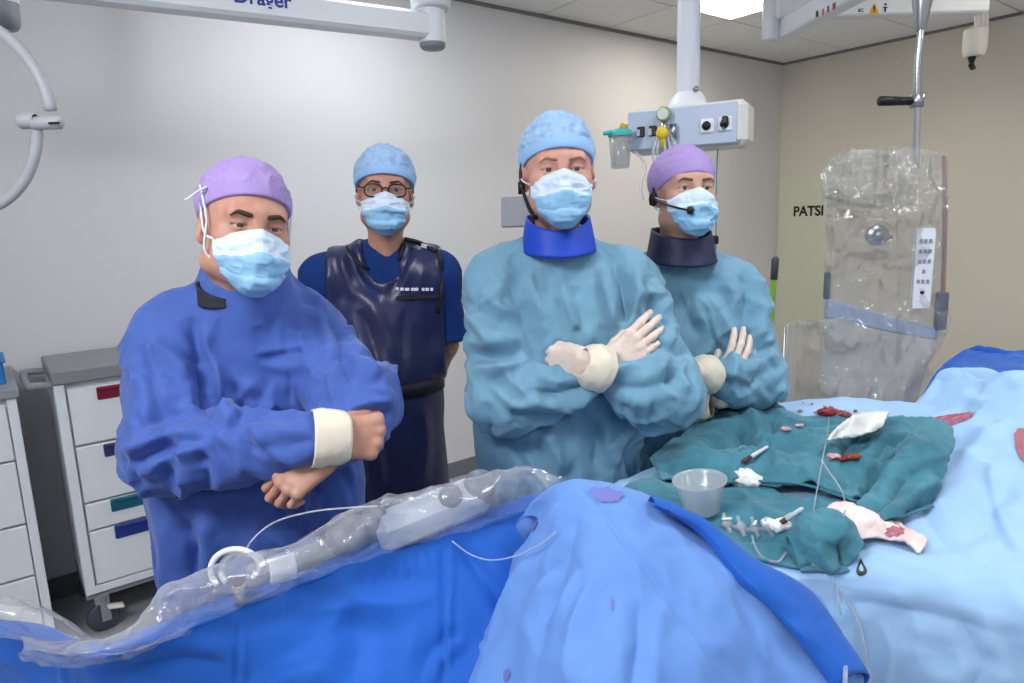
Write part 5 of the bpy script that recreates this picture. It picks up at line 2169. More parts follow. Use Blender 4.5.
gown(p4, J4, M_gown_teal, [
    (c((270, 140), (300, 220), (340, 300)), 6, .008, 'v'), (c((300, 130), (340, 220), (380, 300)), 6, .006, 'r'),
    (c((360, 150), (420, 220), (470, 295)), 6, .008, 'r'), (c((400, 130), (440, 210), (480, 285)), 5, .008, 'v'),
    (c((500, 60), (500, 200), (482, 300)), 6, .012, 'v'), (c((560, 170), (545, 250), (535, 310)), 5, .008, 'r'),
    (c((535, 190), (525, 250), (500, 300)), 4, .006, 'v'), (c((540, 310), (580, 320), (620, 335)), 5, .008, 'r'),
    (c((520, 345), (570, 330), (612, 320)), 5, .008, 'v'), (c((430, 370), (520, 392), (600, 350)), 5, .009, 'r'),
    (c((330, 400), (380, 420), (430, 440)), 5, .007, 'r'), (c((400, 430), (480, 470), (560, 440)), 6, .008, 'v'),
    (c((440, 350), (450, 400), (440, 450)), 4, .008, 'r'), (c((340, 360), (350, 400), (335, 440)), 3, .006, 'v'),
    (c((200, 500), (280, 520), (350, 500)), 5, .008, 'r'), (c((180, 540), (270, 550), (350, 530)), 5, .008, 'v'),
    (c((550, 90), (580, 120), (600, 200)), 6, .006, 'r'), (c((300, 560), (310, 600), (300, 650)), 6, .008, 'v'),
], seed=37, ra=(.082, .080, .037), rl=(.084, .086, .037), chest=(.175, .64), waist=(.19, .66), nk=None)
collar(p4, M4 @ Vector((0, .018, -.17)) + Vector((0, 0, -.035)), M_collar_navy, 'neck_shield', .080, .086, .03, .105, .030, .15, 'navy thyroid shield collar')
mb = MB()
mb.box((0, 0, 0), (.028, .02, .024), Matrix.Rotation(.2, 4, 'Z'), .004)
Vt, Ft = mb.arrays()
obj('collar_clip', Vt + np.array(at(713, 240, 1.87)), Ft, M_black, p4, False, 'black clip on the collar')
mb = MB()
hs = [(-.083, .016, .012), (-.088, .004, .0), (-.088, -.002, -.02), (-.080, -.040, -.035), (-.062, -.095, -.052), (-.040, -.132, -.062)]
mb.tube(catmull(hs, 24), .0028, 8)
mb.lathe([(.0001, -.011), (.008, -.009), (.010, 0), (.008, .009), (.0001, .011)], (-.036, -.136, -.063), None, 14)
mb.lathe([(.0001, -.020), (.011, -.016), (.013, 0), (.011, .016), (.0001, .020)], (-.087, .004, -.022), None, 14)
Vm, Fm = mb.arrays()
obj('headset', xf(Vm, M4), Fm, M_black, p4, True, 'black headset microphone')
glove(p4, hand_matrix(at(692, 373, 1.675), (at(640, 372, 1.76) - at(692, 373, 1.675)), (-.1, -1, .15)), side=-1, curl=(.1, .3, .2), spread=.02, thumb=(.1, .1), thumb_out=.35, fat=1.03, cuff=(J4['elL'], J4['wrL'], .025), cuffr=.049)
glove(p4, hand_matrix(at(722, 396, 1.75), (at(741, 356, 1.76) - at(722, 396, 1.75)), (.15, -1, .2)), side=1, curl=(.12, .3, .25), spread=.06, thumb=(.4, .2), thumb_out=.4, fat=1.03, cuff=(J4['elR'], J4['wrR'], .025), cuffr=.049)

# ---- the man at the back, navy lead apron --------------------------------------------------------
J2 = dict(fwd=(.06, -.998, 0), neck=at(385, 258, 2.13), belly=at(384, 400, 2.14),
          shR=at(326, 278, 2.13), elR=at(308, 360, 2.18), wrR=at(330, 420, 2.30),
          shL=at(436, 276, 2.13), elL=at(446, 345, 2.16), wrL=at(424, 405, 2.30))
p2 = thing('person', 'person in navy lead apron with black rimmed glasses and light blue cap', 'person', foot(J2))
M2 = head_matrix(at(385, 191, 2.07), .18, .0, .05, 1.0)
hV, hF = build_head(p2, M2, 1, brow='dark', browt=.0032, lid=.0042, wide=.97)
bV, bF = body_core(J2, M=M2, h=.009, arm_to=1.0)
hands = []
for s, sd in (('R', 1), ('L', -1)):
    w, e = Vector(J2['wr' + s]), Vector(J2['el' + s])
    f = hand_field(sd, curl=(.4, .5, .3), spread=.03, thumb=(.4, .2), h=.004)
    a, b = f.mesh(1)
    hands.append((xf(a, hand_matrix(w, w - e, (.3 * -sd, -.3, .3))), b))
V, F = join([(hV, hF), (bV, bF)] + hands)
obj('body', V, F, M_skin[1], p2)
legs_and_shoes(p2, J2)
add_cap(p2, M2, M_cap_blue, M_capband, 'light blue crinkled cap', front=.044, slope=.34, puff=.011, wide=.99, high=.003, bandh=.030, crumple=.006)
add_mask(p2, M2, 'loop', seed=14, top=-.010)
# glasses
gl = None
mb = MB()
for s in (-1, 1):
    pts = []
    for i in range(33):
        a = 2 * math.pi * i / 32
        pts.append((s * .0335 + .0245 * math.copysign(abs(math.cos(a)) ** .7, math.cos(a)), -.104 + .012 * abs(s * .0335 + .0245 * math.cos(a)) / .06, -.003 + .0175 * math.copysign(abs(math.sin(a)) ** .7, math.sin(a))))
    mb.tube(pts, .0022, 8, cap=False)
    mb.tube(catmull([(s * .058, -.094, .004), (s * .074, -.075, .006), (s * .082, -.02, .006), (s * .084, .02, -.004)], 16), .0022, 8)
mb.tube(catmull([(-.0095, -.105, .002), (0, -.108, .005), (.0095, -.105, .002)], 8), .002, 8)
Vm, Fm = mb.arrays()
gl = obj('glasses', xf(Vm, M2), Fm, M_black, p2, True, 'black rimmed glasses')
M_lens = plastic('spectacle_lens', (245, 245, 245), haze=.02, rough=.03)
for s in (-1, 1):
    pts = []
    for i in range(24):
        a = 2 * math.pi * i / 24
        pts.append((s * .0335 + .0235 * math.cos(a), -.104 + .012 * abs(s * .0335 + .0245 * math.cos(a)) / .06, -.003 + .0165 * math.sin(a)))
    V = np.array(pts + [(s * .0335, -.104 + .007, -.003)])
    F = np.array([[24, i, (i + 1) % 24] for i in range(24)])
    obj('lens', xf(V, M2), F, M_lens, gl)
# scrub top with short sleeves
fwd2 = np.array(J2['fwd'])
f = gown_field(dict(J2, wrR=tuple(Vector(J2['elR']) * .9 + Vector(J2['wrR']) * .1), wrL=tuple(Vector(J2['elL']) * .9 + Vector(J2['wrL']) * .1)),
               h=.009, ra=(.072, .070, .066), rl=(.072, .070, .066), chest=(.160, .56), waist=(.160, .62), hem=(.165, .66), zhem=.85, sh=.055, nk=None)
X, Y, Z = np.meshgrid(*f.ax, indexing='ij')
full2 = f.D.copy()
# sleeves stop above the elbow
for s in ('R', 'L'):
    a, b = np.array(J2['sh' + s]), np.array(J2['el' + s])
    ax = (b - a) / np.linalg.norm(b - a)
    cut = ((X - b[0]) * ax[0] + (Y - b[1]) * ax[1] + (Z - b[2]) * ax[2]) + .020
    near = np.sqrt((X - b[0]) ** 2 + (Y - b[1]) ** 2 + (Z - b[2]) ** 2) < .13
    f.D = np.where(near, np.maximum(f.D, cut.astype(np.float32)), f.D)
V, F = f.mesh(2)
N = normals_of(V, F)
V = V + N * (.010 * (ridged(V * np.array([9, 9, 7]), 2, 51) - .5))[:, None]
obj('scrub_top', V, F, M_scrub, p2, label='blue short sleeved scrub top')
# lead apron: vest and skirt over the scrub top
def apron_part(name, zlo, zhi, chest, waist, hem, label=None, vneck=False, seed=3):
    n, b = np.array(J2['neck']), np.array(J2['belly'])
    side = np.array([-fwd2[1], fwd2[0], 0])
    if vneck:
        T = Field(f.lo, f.lo + f.h * (f.n - 1), f.h)
        T.n = f.n
        T.ax = f.ax
        T.D = full2 - .013
        T.ell(b + np.array([0, 0, .10]), (.185, .150, .22), .05)
        T.cap(n + fwd2 * .075 + np.array([0, 0, -.020]), n + fwd2 * .07 + np.array([0, 0, .12]), .050, .085, .01, 'sub')
        T.cap(n + np.array([0, 0, -.1]), n + np.array([0, 0, .2]), .066, .072, .01, 'sub')
        X, Y, Z = np.meshgrid(*T.ax, indexing='ij')
        w = np.abs((X - n[0]) * side[0] + (Y - n[1]) * side[1])
        T.D = np.maximum(T.D, (w - .172).astype(np.float32))
    else:
        lo, hi = np.array([b[0] - .32, b[1] - .28, zlo - .02]), np.array([b[0] + .32, b[1] + .28, n[2] + .08])
        T = Field(lo, hi, .008)
        T.cap(b + np.array([0, 0, .2]), b, chest[0], waist[0], .03, flat=(fwd2, chest[1]))
        T.cap(b, (b[0], b[1], zlo - .3), waist[0], hem[0], .03, flat=(fwd2, hem[1]))
    X, Y, Z = np.meshgrid(*T.ax, indexing='ij')
    T.D = np.maximum(np.maximum(T.D, (zlo - Z).astype(np.float32)), (Z - zhi).astype(np.float32))
    V, F = T.mesh(2)
    N = normals_of(V, F)
    cc = crop(280, 140, 4.27)
    d = .010 * (ridged(V * np.array([7, 7, 2.2]), 2, seed) - .5)
    d = d + fold(V, N, [(cc((300, 480), (330, 580), (430, 680)), 5, .012, 'v'), (cc((260, 480), (290, 600), (330, 690)), 5, .010, 'r'),
                        (cc((560, 440), (500, 590), (440, 680)), 5, .012, 'v'), (cc((520, 460), (470, 600), (440, 690)), 4, .008, 'r'),
                        ([(370, 300), (385, 330), (395, 360)], 6, .010, 'r'), ([(425, 260), (420, 290), (425, 340)], 5, .008, 'r'),
                        ([(360, 310), (372, 345), (380, 380)], 5, .010, 'v'), ([(405, 310), (402, 345), (404, 380)], 5, .008, 'v'),
                        ([(380, 400), (376, 440), (384, 490)], 6, .012, 'v'), ([(420, 400), (425, 440), (420, 490)], 6, .010, 'r')])
    V = V + N * d[:, None]
    return obj(name, V, F, M_apron, p2, label=label)


zb = at(412, 392, 2.0)[2]
apron_part('apron_vest', zb - .03, 2, (.186, .74), (.182, .74), (.18, .74), 'navy lead vest', True)
apron_part('apron_skirt', .52, zb + .01, (.184, .70), (.186, .74), (.215, .78), 'navy lead skirt', seed=8)
# belt
b = np.array(J2['belly'])
nb = 64
pts = []
for i in range(nb + 1):
    a = 2 * math.pi * i / nb
    side = np.array([-fwd2[1], fwd2[0], 0])
    pts.append(np.array([b[0], b[1], zb]) + side * .196 * math.cos(a) + fwd2 * .153 * math.sin(a))
pts = np.array(pts)
V = np.concatenate([pts + [0, 0, -.022], pts + [0, 0, .022]])
F = np.array([[i, i + 1, nb + 2 + i, nb + 1 + i] for i in range(nb)])
o = obj('belt', V, F, M_apron_trim, p2, label='black waist belt')
solidify(o, .006, 0)
# black binding along the shoulders and the neck of the vest
vest = [o for o in p2.children if o.name.startswith('apron_vest')][0]
tv = bvh_of(vest)
for pxs, r in (([(345, 238), (352, 254), (364, 267), (380, 274), (392, 272), (400, 260), (404, 240)], .0065),
               ([(319, 252), (318, 270), (319, 290), (321, 305)], .007),
               ([(438, 252), (441, 270), (441, 290), (438, 312)], .007),
               ([(322, 250), (332, 244), (343, 239)], .008), ([(405, 240), (420, 244), (436, 252)], .008)):
    pts = [hit(tv, x, y, .002) for x, y in catmull([(x, y, 0) for x, y in pxs], 22)[:, :2]]
    pts = [q for q in pts if q is not None]
    if len(pts) > 5:
        mb = MB()
        mb.tube(pts, r, 8)
        mb.build('binding', M_apron_trim, vest, smooth=True, label='black edge binding')
# illegible white print on the chest and a small white tag on the shoulder
mb = MB()
wx = [(398, 3), (402, 4), (407, 5), (413, 3), (417, 5), (423, 3), (427, 4), (432, 3)]
for x, w in wx:
    q = hit(tv, x, 289, .004)
    if q is not None:
        mb.box(q, (w * .0026, .003, .0085))
mb.build('chest_print', M_print, vest, label='short white line of print')
q = hit(tv, 426, 248, .006)
if q is not None:
    mb = MB()
    mb.box(q, (.030, .004, .012), Matrix.Rotation(.35, 4, 'Y'))
    mb.build('shoulder_tag', M_print, vest, label='small white tag')
q = hit(tv, 418, 297, .003)
mb = MB()
mb.box(q, (.13, .003, .012), Matrix.Rotation(-.02, 4, 'Y'), .001)
mb.build('chest_pocket', M_apron_trim, vest, label='pocket edge')

# ------------------------------------------------------------------ operating table and drapes
U = Vector((.70, .714, 0)).normalized()       # along the table, away to the right
NN = Vector((.714, -.70, 0)).normalized()      # across the table, towards the photographer
TA = math.atan2(U.y, U.x)
TR = Matrix.Rotation(TA, 4, 'Z')
tc_ = Vector((.80, 1.54, 0))
table = thing('operating_table', 'operating table hidden under the blue surgical drapes', 'table', tc_, TA)
mb = MB()
mb.box(tc_ + Vector((0, 0, .86)), (1.2, .30, .06), TR, .02)
mb.build('tabletop', M_dgrey, table)
mb = MB()
mb.box(tc_ + Vector((0, 0, .45)), (.34, .26, .78), TR, .03)
mb.build('column', M_steel, table)
mb = MB()
mb.box(tc_ + Vector((0, 0, .05)), (.9, .4, .09), TR, .03)
mb.build('base', M_greyp, table)


def drape_mat(name, rgb, rgb2, b1=.35):
    return mat(name, rgb, .68, spec=.25, sheen=.1, var=(6, .6, rgb2), bump=[(5, .8, .05, (1, 1, 1), 1), (14, .5, .014, (1, 1, 1), 1), (90, .12, .002)])


M_dr_light = drape_mat('drape_light_blue', (164, 200, 236), (150, 188, 228))
M_dr_deep = drape_mat('drape_deep_blue', (32, 97, 192), (27, 88, 180))
M_dr_mid = drape_mat('drape_mid_blue', (106, 149, 217), (96, 140, 211))
M_towel = mat('towel_teal', (82, 138, 154), .95, spec=.06, sheen=.15, var=(14, .8, (58, 110, 128)), bump=[(9, .4, .02, (1, 1, 1), 1), (26, .35, .008, (1, 1, 1), 1), (700, .5, .0012)])
M_gauze = mat('gauze_white', (232, 232, 230), .95, spec=.05, bump=[(120, .6, .004), (500, .4, .001)])
M_blood = mat('blood_red', (112, 14, 26), .35, spec=.4, var=(40, .7, (160, 50, 60)))
M_bloodthin = mat('blood_thin_stain', (188, 120, 142), .6, var=(70, .95, (138, 44, 60)))
M_stain_blue = mat('old_stain_violet', (116, 112, 176), .7, var=(30, .8, (100, 128, 206)))


def zrow(*q):
    return [tuple(atz(x, y, z)) for x, y, z in q]


def shift(row, dx, dy, dz):
    return [(x + dx, y + dy, z + dz) for x, y, z in row]


def shiftv(row, v, dz):
    return [(x + v[0], y + v[1], z + dz) for x, y, z in row]


r0 = zrow((612, 496, 1.02), (650, 476, 1.02), (705, 447, 1.03), (770, 411, 1.04), (835, 402, 1.06), (905, 404, 1.08), (930, 405, 1.09), (953, 372, 1.17), (985, 371, 1.19), (1026, 375, 1.20), (1110, 368, 1.20))
r1 = zrow((640, 508, 1.02), (676, 492, 1.02), (730, 470, 1.03), (790, 445, 1.04), (850, 430, 1.06), (905, 424, 1.08), (945, 416, 1.10), (975, 400, 1.14), (1005, 398, 1.16), (1045, 402, 1.17), (1130, 400, 1.18))
r2 = zrow((680, 532, 1.01), (716, 520, 1.015), (765, 505, 1.02), (815, 490, 1.03), (870, 475, 1.045), (915, 462, 1.06), (952, 452, 1.08), (985, 445, 1.10), (1015, 445, 1.11), (1060, 450, 1.12), (1150, 455, 1.12))
r3 = zrow((715, 556, 1.00), (750, 548, 1.0), (790, 540, 1.01), (835, 530, 1.015), (880, 522, 1.025), (920, 514, 1.035), (955, 508, 1.045), (990, 505, 1.05), (1025, 506, 1.06), (1070, 510, 1.06), (1170, 520, 1.06))
r4 = zrow((745, 580, .985), (780, 574, .99), (820, 570, .995), (860, 566, 1.0), (905, 566, 1.005), (945, 566, 1.01), (980, 568, 1.015), (1010, 570, 1.02), (1045, 574, 1.02), (1090, 582, 1.02), (1190, 600, 1.02))
r5 = shiftv(zrow((770, 600, .96), (805, 592, .965), (845, 588, .97), (885, 592, .97), (925, 598, .975), (960, 604, .98), (995, 610, .98), (1030, 616, .985), (1065, 622, .985), (1110, 634, .985), (1210, 655, .985)), (0, 0), 0)
r6 = shiftv(r5, NN * .025, -.10)
r7 = shiftv(r5, NN * .05, -.30)
r8 = shiftv(r5, NN * .08, -.62)
rb1 = shiftv(r0, -NN * .05, -.05)
rb2 = shiftv(r0, -NN * .09, -.35)
drape = thing('surgical_drape', 'light blue surgical drape spread over the table and patient at the right', 'drape', tc_)
R_ = [rb2, rb1, r0, r1, r2, r3, r4, r5, r6, r7, r8]
R_ = [[tuple(Vector(r_[0]) - U * .55 + Vector((0, 0, -.30))), tuple(Vector(r_[0]) - U * .26 + Vector((0, 0, -.10)))] + r_ for r_ in R_]
dr = sheet('drape_sheet', R_, 190, 190, M_dr_light, drape, .002,
           creases=[([(925, 440), (960, 425), (1000, 440), (1040, 430)], 9, .012, 'r'), ([(955, 470), (985, 440), (1010, 420)], 8, .010, 'r'),
                    ([(960, 395), (990, 405), (1040, 395)], 6, .010, 'r'), ([(945, 425), (965, 405), (985, 385)], 6, .008, 'v'),
                    ([(905, 470), (935, 530), (970, 560)], 8, .008, 'v'), ([(880, 545), (930, 560), (1000, 540)], 10, .008, 'r'),
                    ([(965, 555), (1000, 500), (1024, 460)], 9, .006, 'v'), ([(830, 600), (900, 610), (1024, 640)], 8, .008, 'v'),
                    ([(880, 620), (890, 650), (880, 690)], 10, .012, 'r'), ([(960, 625), (980, 660), (970, 700)], 10, .012, 'v'),
                    ([(850, 590), (840, 630), (860, 690)], 8, .008, 'r'), ([(930, 500), (980, 520), (1030, 500)], 7, .007, 'r'),
                    ([(985, 470), (1000, 530), (1024, 560)], 7, .007, 's')],
           noise=[((5, 5, 5), .022, 'r', 41), ((13, 13, 13), .006, 'r', 42)])
# deep blue outer edge of the drape behind, at the far right
G = [shiftv(zrow((905, 424, 1.04), (931, 396, 1.075), (952, 366, 1.13), (976, 352, 1.15), (1000, 353, 1.155), (1030, 355, 1.16), (1110, 348, 1.16)), -NN * .10, -.35),
     shiftv(zrow((905, 424, 1.04), (931, 396, 1.075), (952, 366, 1.13), (976, 352, 1.15), (1000, 353, 1.155), (1030, 355, 1.16), (1110, 348, 1.16)), -NN * .03, -.02),
     zrow((905, 425, 1.04), (931, 397, 1.075), (952, 367, 1.13), (976, 353, 1.15), (1000, 354, 1.155), (1030, 356, 1.16), (1110, 350, 1.16)),
     zrow((908, 430, 1.03), (936, 410, 1.05), (958, 384, 1.11), (980, 378, 1.13), (1004, 380, 1.135), (1032, 384, 1.14), (1112, 380, 1.14))]
sheet('drape_border', G, 70, 36, M_dr_deep, drape, .002, creases=[([(935, 392), (955, 372), (985, 362)], 4, .006, 'v'), ([(990, 356), (1000, 366), (1030, 366)], 4, .006, 'r')], noise=[((8, 8, 8), .012, 'r', 44)], label='deep blue drape border')

# blue tent of drape in the foreground
ridge = zrow((538, 520, 1.15), (556, 500, 1.20), (577, 488, 1.225), (606, 487, 1.225), (645, 498, 1.205), (703, 524, 1.165), (757, 565, 1.115), (811, 596, 1.06), (867, 674, .99))
a1 = zrow((512, 566, 1.06), (540, 545, 1.14), (570, 535, 1.185), (606, 532, 1.20), (650, 540, 1.185), (700, 572, 1.14), (748, 612, 1.09), (795, 656, 1.03), (840, 730, .96))
a2 = zrow((484, 625, .97), (518, 615, 1.06), (560, 602, 1.12), (604, 598, 1.145), (650, 604, 1.135), (695, 628, 1.10), (735, 662, 1.05), (775, 705, .99), (812, 775, .92))
a3 = zrow((456, 690, .88), (500, 690, .98), (550, 684, 1.05), (600, 680, 1.08), (648, 684, 1.075), (690, 704, 1.04), (724, 735, 1.0), (756, 775, .95), (786, 830, .88))
a4 = shiftv(zrow((438, 740, .80), (490, 745, .90), (545, 745, .97), (600, 745, 1.0), (648, 748, 1.0), (688, 762, .97), (716, 790, .93), (742, 825, .88), (766, 870, .82)), (0, 0), 0)
a5 = shiftv(a4, (-.02, -.06), -.25)
a6 = shiftv(a4, (-.02, -.08), -.55)
back1 = shiftv(ridge, (-.035, .06), -.035)
back2 = shiftv(ridge, (-.05, .10), -.16)
back3 = shiftv(ridge, (-.05, .12), -.24)
tent_cr = [([(578, 488), (608, 520), (650, 572), (690, 626), (735, 690)], 2.4, -.0035, 'r'), ([(584, 489), (616, 522), (658, 574), (700, 628), (745, 690)], 6, .003, 's'),
           ([(560, 505), (530, 560), (500, 620), (480, 690)], 7, .012, 'r'), ([(580, 510), (556, 580), (540, 640), (528, 700)], 8, .010, 'v'),
           ([(600, 560), (575, 620), (570, 690)], 10, .010, 'r'), ([(520, 590), (535, 580), (560, 560)], 5, .006, 'v'),
           ([(575, 570), (560, 610), (545, 630)], 5, .008, 'r'), ([(640, 600), (640, 650), (630, 700)], 10, .008, 'v'),
           ([(690, 560), (730, 610), (770, 670)], 7, .006, 'r'), ([(470, 640), (500, 600), (520, 560)], 5, .010, 'v'),
           ([(460, 660), (475, 640), (490, 655)], 4, .008, 'r'), ([(610, 500), (640, 520), (690, 545)], 6, .004, 'r')]
tent = thing('draped_hood', 'mid blue drape raised to a tent shaped peak in the foreground centre', 'drape', (ridge[3][0], ridge[3][1], .8))
tn = sheet('tent_sheet', [back3, back2, back1, ridge, a1, a2, a3, a4, a5, a6], 170, 170, M_dr_mid, tent, .002, creases=tent_cr,
           noise=[((6, 6, 5), .016, 'r', 47), ((15, 15, 13), .005, 'r', 48)])
# folded back deep blue hem along the right slope of the tent
h0 = zrow((648, 499, 1.21), (676, 508, 1.195), (714, 528, 1.17), (760, 565, 1.12), (813, 594, 1.065), (870, 676, .99))
h1 = zrow((656, 504, 1.222), (674, 513, 1.208), (702, 530, 1.182), (742, 573, 1.135), (786, 613, 1.085), (840, 684, 1.0))
h2 = zrow((652, 507, 1.214), (670, 516, 1.20), (697, 534, 1.172), (736, 577, 1.125), (780, 618, 1.075), (833, 690, .99))
hm = shiftv(h0, NN * -.01 , -.03)
sheet('drape_hem', [hm, h0, [tuple((Vector(p) * .5 + Vector(q) * .5) + Vector((0, 0, .010))) for p, q in zip(h0, h1)], h1, h2], 90, 26, M_dr_deep, tent, .002,
      creases=[([(690, 520), (740, 570), (800, 630)], 5, .006, 'v')], noise=[((10, 10, 9), .008, 'r', 49)], label='deep blue folded hem')

# deep blue drape hanging below the film covered rail at the left
lt = zrow((-70, 632, 1.06), (0, 633, 1.06), (50, 643, 1.05), (105, 657, 1.04), (165, 637, 1.05), (235, 609, 1.065), (330, 571, 1.085), (420, 543, 1.10), (500, 520, 1.115), (535, 506, 1.13), (560, 500, 1.14))
def mixrow(a, b, t, dz=0):
    return [tuple(Vector(p) * (1 - t) + Vector(q) * t + Vector((0, 0, dz))) for p, q in zip(a, b)]
lb = zrow((-90, 740, .86), (-10, 740, .86), (40, 745, .855), (100, 750, .85), (165, 745, .86), (240, 740, .87), (330, 735, .88), (410, 730, .88), (470, 725, .88), (500, 720, .88), (520, 715, .88))
lback = shiftv(lt, -NN * .03, -.01)
lback2 = shiftv(lt, -NN * .06, -.25)
lb2 = shiftv(lb, NN * .06, -.22)
lb3 = shiftv(lb, NN * .08, -.5)
side = thing('side_drape', 'deep blue drape hanging from the film covered rail at the lower left', 'drape', (lb[4][0], lb[4][1], .4))
accordion = [([(x, y0), (x + 7, y0 + 34)], 2.6, .0022, 'r') for x, y0 in zip(range(268, 440, 11), np.linspace(600, 542, 16))]
sheet('drape_sheet', [lback2, lback, lt, mixrow(lt, lb, .12, .012), mixrow(lt, lb, .45, .012), lb, lb2, lb3], 210, 120, M_dr_deep, side, .002,
      creases=accordion + [([(238, 615), (240, 650), (242, 690)], 3, .006, 's'), ([(448, 540), (447, 600), (446, 690)], 3, .008, 's'), ([(455, 540), (500, 600), (520, 640)], 8, .010, 'v'),
                           ([(60, 650), (66, 690)], 3, .004, 'r'), ([(350, 600), (360, 640), (350, 690)], 12, .008, 'v'), ([(300, 610), (420, 600), (440, 590)], 12, .008, 'r'), ([(120, 670), (180, 660), (230, 665)], 10, .010, 'v'),
                           ([(470, 640), (440, 660), (430, 690)], 6, .010, 'r')],
      noise=[((6, 6, 5), .014, 'r', 53), ((16, 16, 14), .004, 'r', 54)])

# ------------------------------------------------------------------ film covered control unit on the table rail
rail_a, rail_b = atz(30, 640, 1.045), atz(528, 500, 1.12)
dirr = (rail_b - rail_a).normalized()
con = thing('control_unit', 'grey bedside control unit with round handles seen through the clear film', 'control unit', (rail_a + rail_b) / 2)
mb = MB()
pA_, pB_ = atz(262, 590, 1.08), atz(515, 503, 1.13)
offb = -NN * .05
for t0_, t1_, w, h in ((0, 1, .05, .03),):
    bar(mb, pA_ + offb, pB_ + offb, w, h, .008)
mb.build('rail', M_greyp, con)
mb = MB()
c1, c2 = atz(395, 545, 1.115), atz(505, 500, 1.155)
bar(mb, c1 + offb, c2 + offb, .07, .06, .015)
mb.build('housing', mat('unit_grey', (176, 184, 200), .4), con, label='mid grey housing')
for (x, y, z, r) in ((365, 545, 1.12, .034), (392, 535, 1.125, .026), (500, 497, 1.165, .028), (470, 510, 1.155, .02)):
    p = atz(x, y, z) + offb
    mb = MB()
    mb.lathe([(.0001, .030), (r * .8, .028), (r, .018), (r, -.01), (r * .6, -.04), (.0001, -.04)], p, frame_to((.15, -.5, .8)), 28)
    mb.build('knob', mat('knob_grey_%d' % x, (104, 112, 128), .35), con, smooth=True, label='rounded grey control knob')
film_top = [(20, 640), (66, 645), (122, 634), (152, 612), (176, 588), (245, 562), (300, 546), (376, 505), (450, 489), (500, 475), (528, 469), (538, 476)]
film_bot = [(20, 650), (66, 658), (122, 652), (160, 640), (200, 622), (262, 597), (318, 574), (390, 551), (455, 532), (505, 518), (530, 508), (541, 504)]
zt_ = [1.06, 1.06, 1.08, 1.10, 1.13, 1.15, 1.16, 1.18, 1.19, 1.205, 1.21, 1.20]
zb_ = [1.05, 1.05, 1.05, 1.055, 1.06, 1.075, 1.085, 1.098, 1.11, 1.12, 1.13, 1.14]
fT = [atz(x, y, z) for (x, y), z in zip(film_top, zt_)]
fB = [atz(x, y, z) for (x, y), z in zip(film_bot, zb_)]
M_film2 = plastic('console_film', (250, 251, 252), haze=.20, rough=.14, bump=[(7, 1.0, .07), (20, .7, .016)])
cover = thing('film_sleeve', 'crinkled clear film sleeve drawn over the bedside control unit', 'plastic cover', fB[6])
fM = [p * .5 + q * .5 + NN * .035 + Vector((0, 0, .012)) for p, q in zip(fT, fB)]
fK = [p - NN * .05 + Vector((0, 0, -.03)) for p in fT]
fK2 = [p - NN * .07 + Vector((0, 0, -.12)) for p in fT]
sheet('sleeve', [fK2, fK, fT, fM, fB, [q - NN * .015 + Vector((0, 0, -.02)) for q in fB]], 220, 60, M_film2, cover, 0,
      noise=[((18, 18, 26), .008, 'r', 71), ((50, 50, 50), .003, 'r', 72), ((7, 7, 7), .014, 'r', 73)])
eP = [atz(528, 470, 1.21), atz(540, 480, 1.20), atz(545, 496, 1.16), atz(541, 508, 1.13)]
sheet('sleeve_end', [[tuple(p) for p in (fK[10], fT[10], fM[10], fB[10])], [tuple(p + dirr * .02) for p in (fK[10] * .7 + fM[10] * .3, fT[10] * .8 + fM[10] * .2, fM[10], fB[10])], [tuple(p + dirr * .03) for p in (fM[10], fM[10] + Vector((0, 0, .01)), fM[10] + Vector((.01, 0, 0)), fM[10] + Vector((0, 0, -.01)))]],
      20, 16, M_film2, cover, 0, noise=[((24, 24, 24), .012, 'r', 75)])
# loose film hump at the far left
G = [zrow((-50, 606, 1.03), (-10, 604, 1.03), (25, 608, 1.03), (60, 622, 1.03), (92, 642, 1.03)),
     zrow((-50, 598, 1.12), (-10, 596, 1.12), (25, 602, 1.115), (60, 616, 1.09), (95, 640, 1.05)),
     zrow((-50, 618, 1.12), (-10, 616, 1.12), (28, 620, 1.11), (62, 632, 1.085), (98, 650, 1.045)),
     zrow((-50, 640, 1.07), (-10, 640, 1.07), (30, 645, 1.065), (64, 650, 1.055), (100, 660, 1.035))]
hump = thing('film_hump', 'loose hump of clear film on the deep blue drape in the lower left corner', 'plastic cover', (G[3][1][0], G[3][1][1], 1.0))
sheet('hump_film', G, 60, 40, M_film2, hump, 0, noise=[((10, 10, 10), .012, 'r', 77), ((40, 40, 40), .003, 'r', 78)])
# coiled cable, metal plug and paper label inside the film
cz_ = 1.125
p0 = atz(237, 566, cz_)
coil = thing('coiled_cable', 'white cable looped inside the clear film in front of person in royal blue', 'cable', p0)
for k, (rx, rz_, dx) in enumerate(((.034, .030, 0), (.030, .025, .006))):
    mb = MB()
    pts = [p0 + Vector((rx * math.cos(a) + dx, -.004 * a + .01 * k, rz_ * math.sin(a) - .006 * k)) for a in np.linspace(-.6, 3.9, 30)]
    mb.tube(pts, .0045, 8)
    mb.build('cable_loop', M_white, coil, smooth=True)
q0_ = atz(241, 594, 1.09) - NN * .005
plug = thing('metal_connector', 'small chrome connector standing inside the film at the lower left', 'connector', q0_)
mb = MB()
mb.lathe([(.0001, -.018), (.0105, -.018), (.0110, .010), (.0095, .012), (.0095, .018), (.0001, .018)], q0_, frame_to((.1, -.2, 1)), 20)
mb.build('barrel', M_chrome, plug, smooth=True)
mb = MB()
mb.lathe([(.0001, .018), (.0085, .018), (.0085, .023), (.0001, .024)], q0_, frame_to((.1, -.2, 1)), 20)
mb.build('tip', M_dgrey, plug, smooth=True)
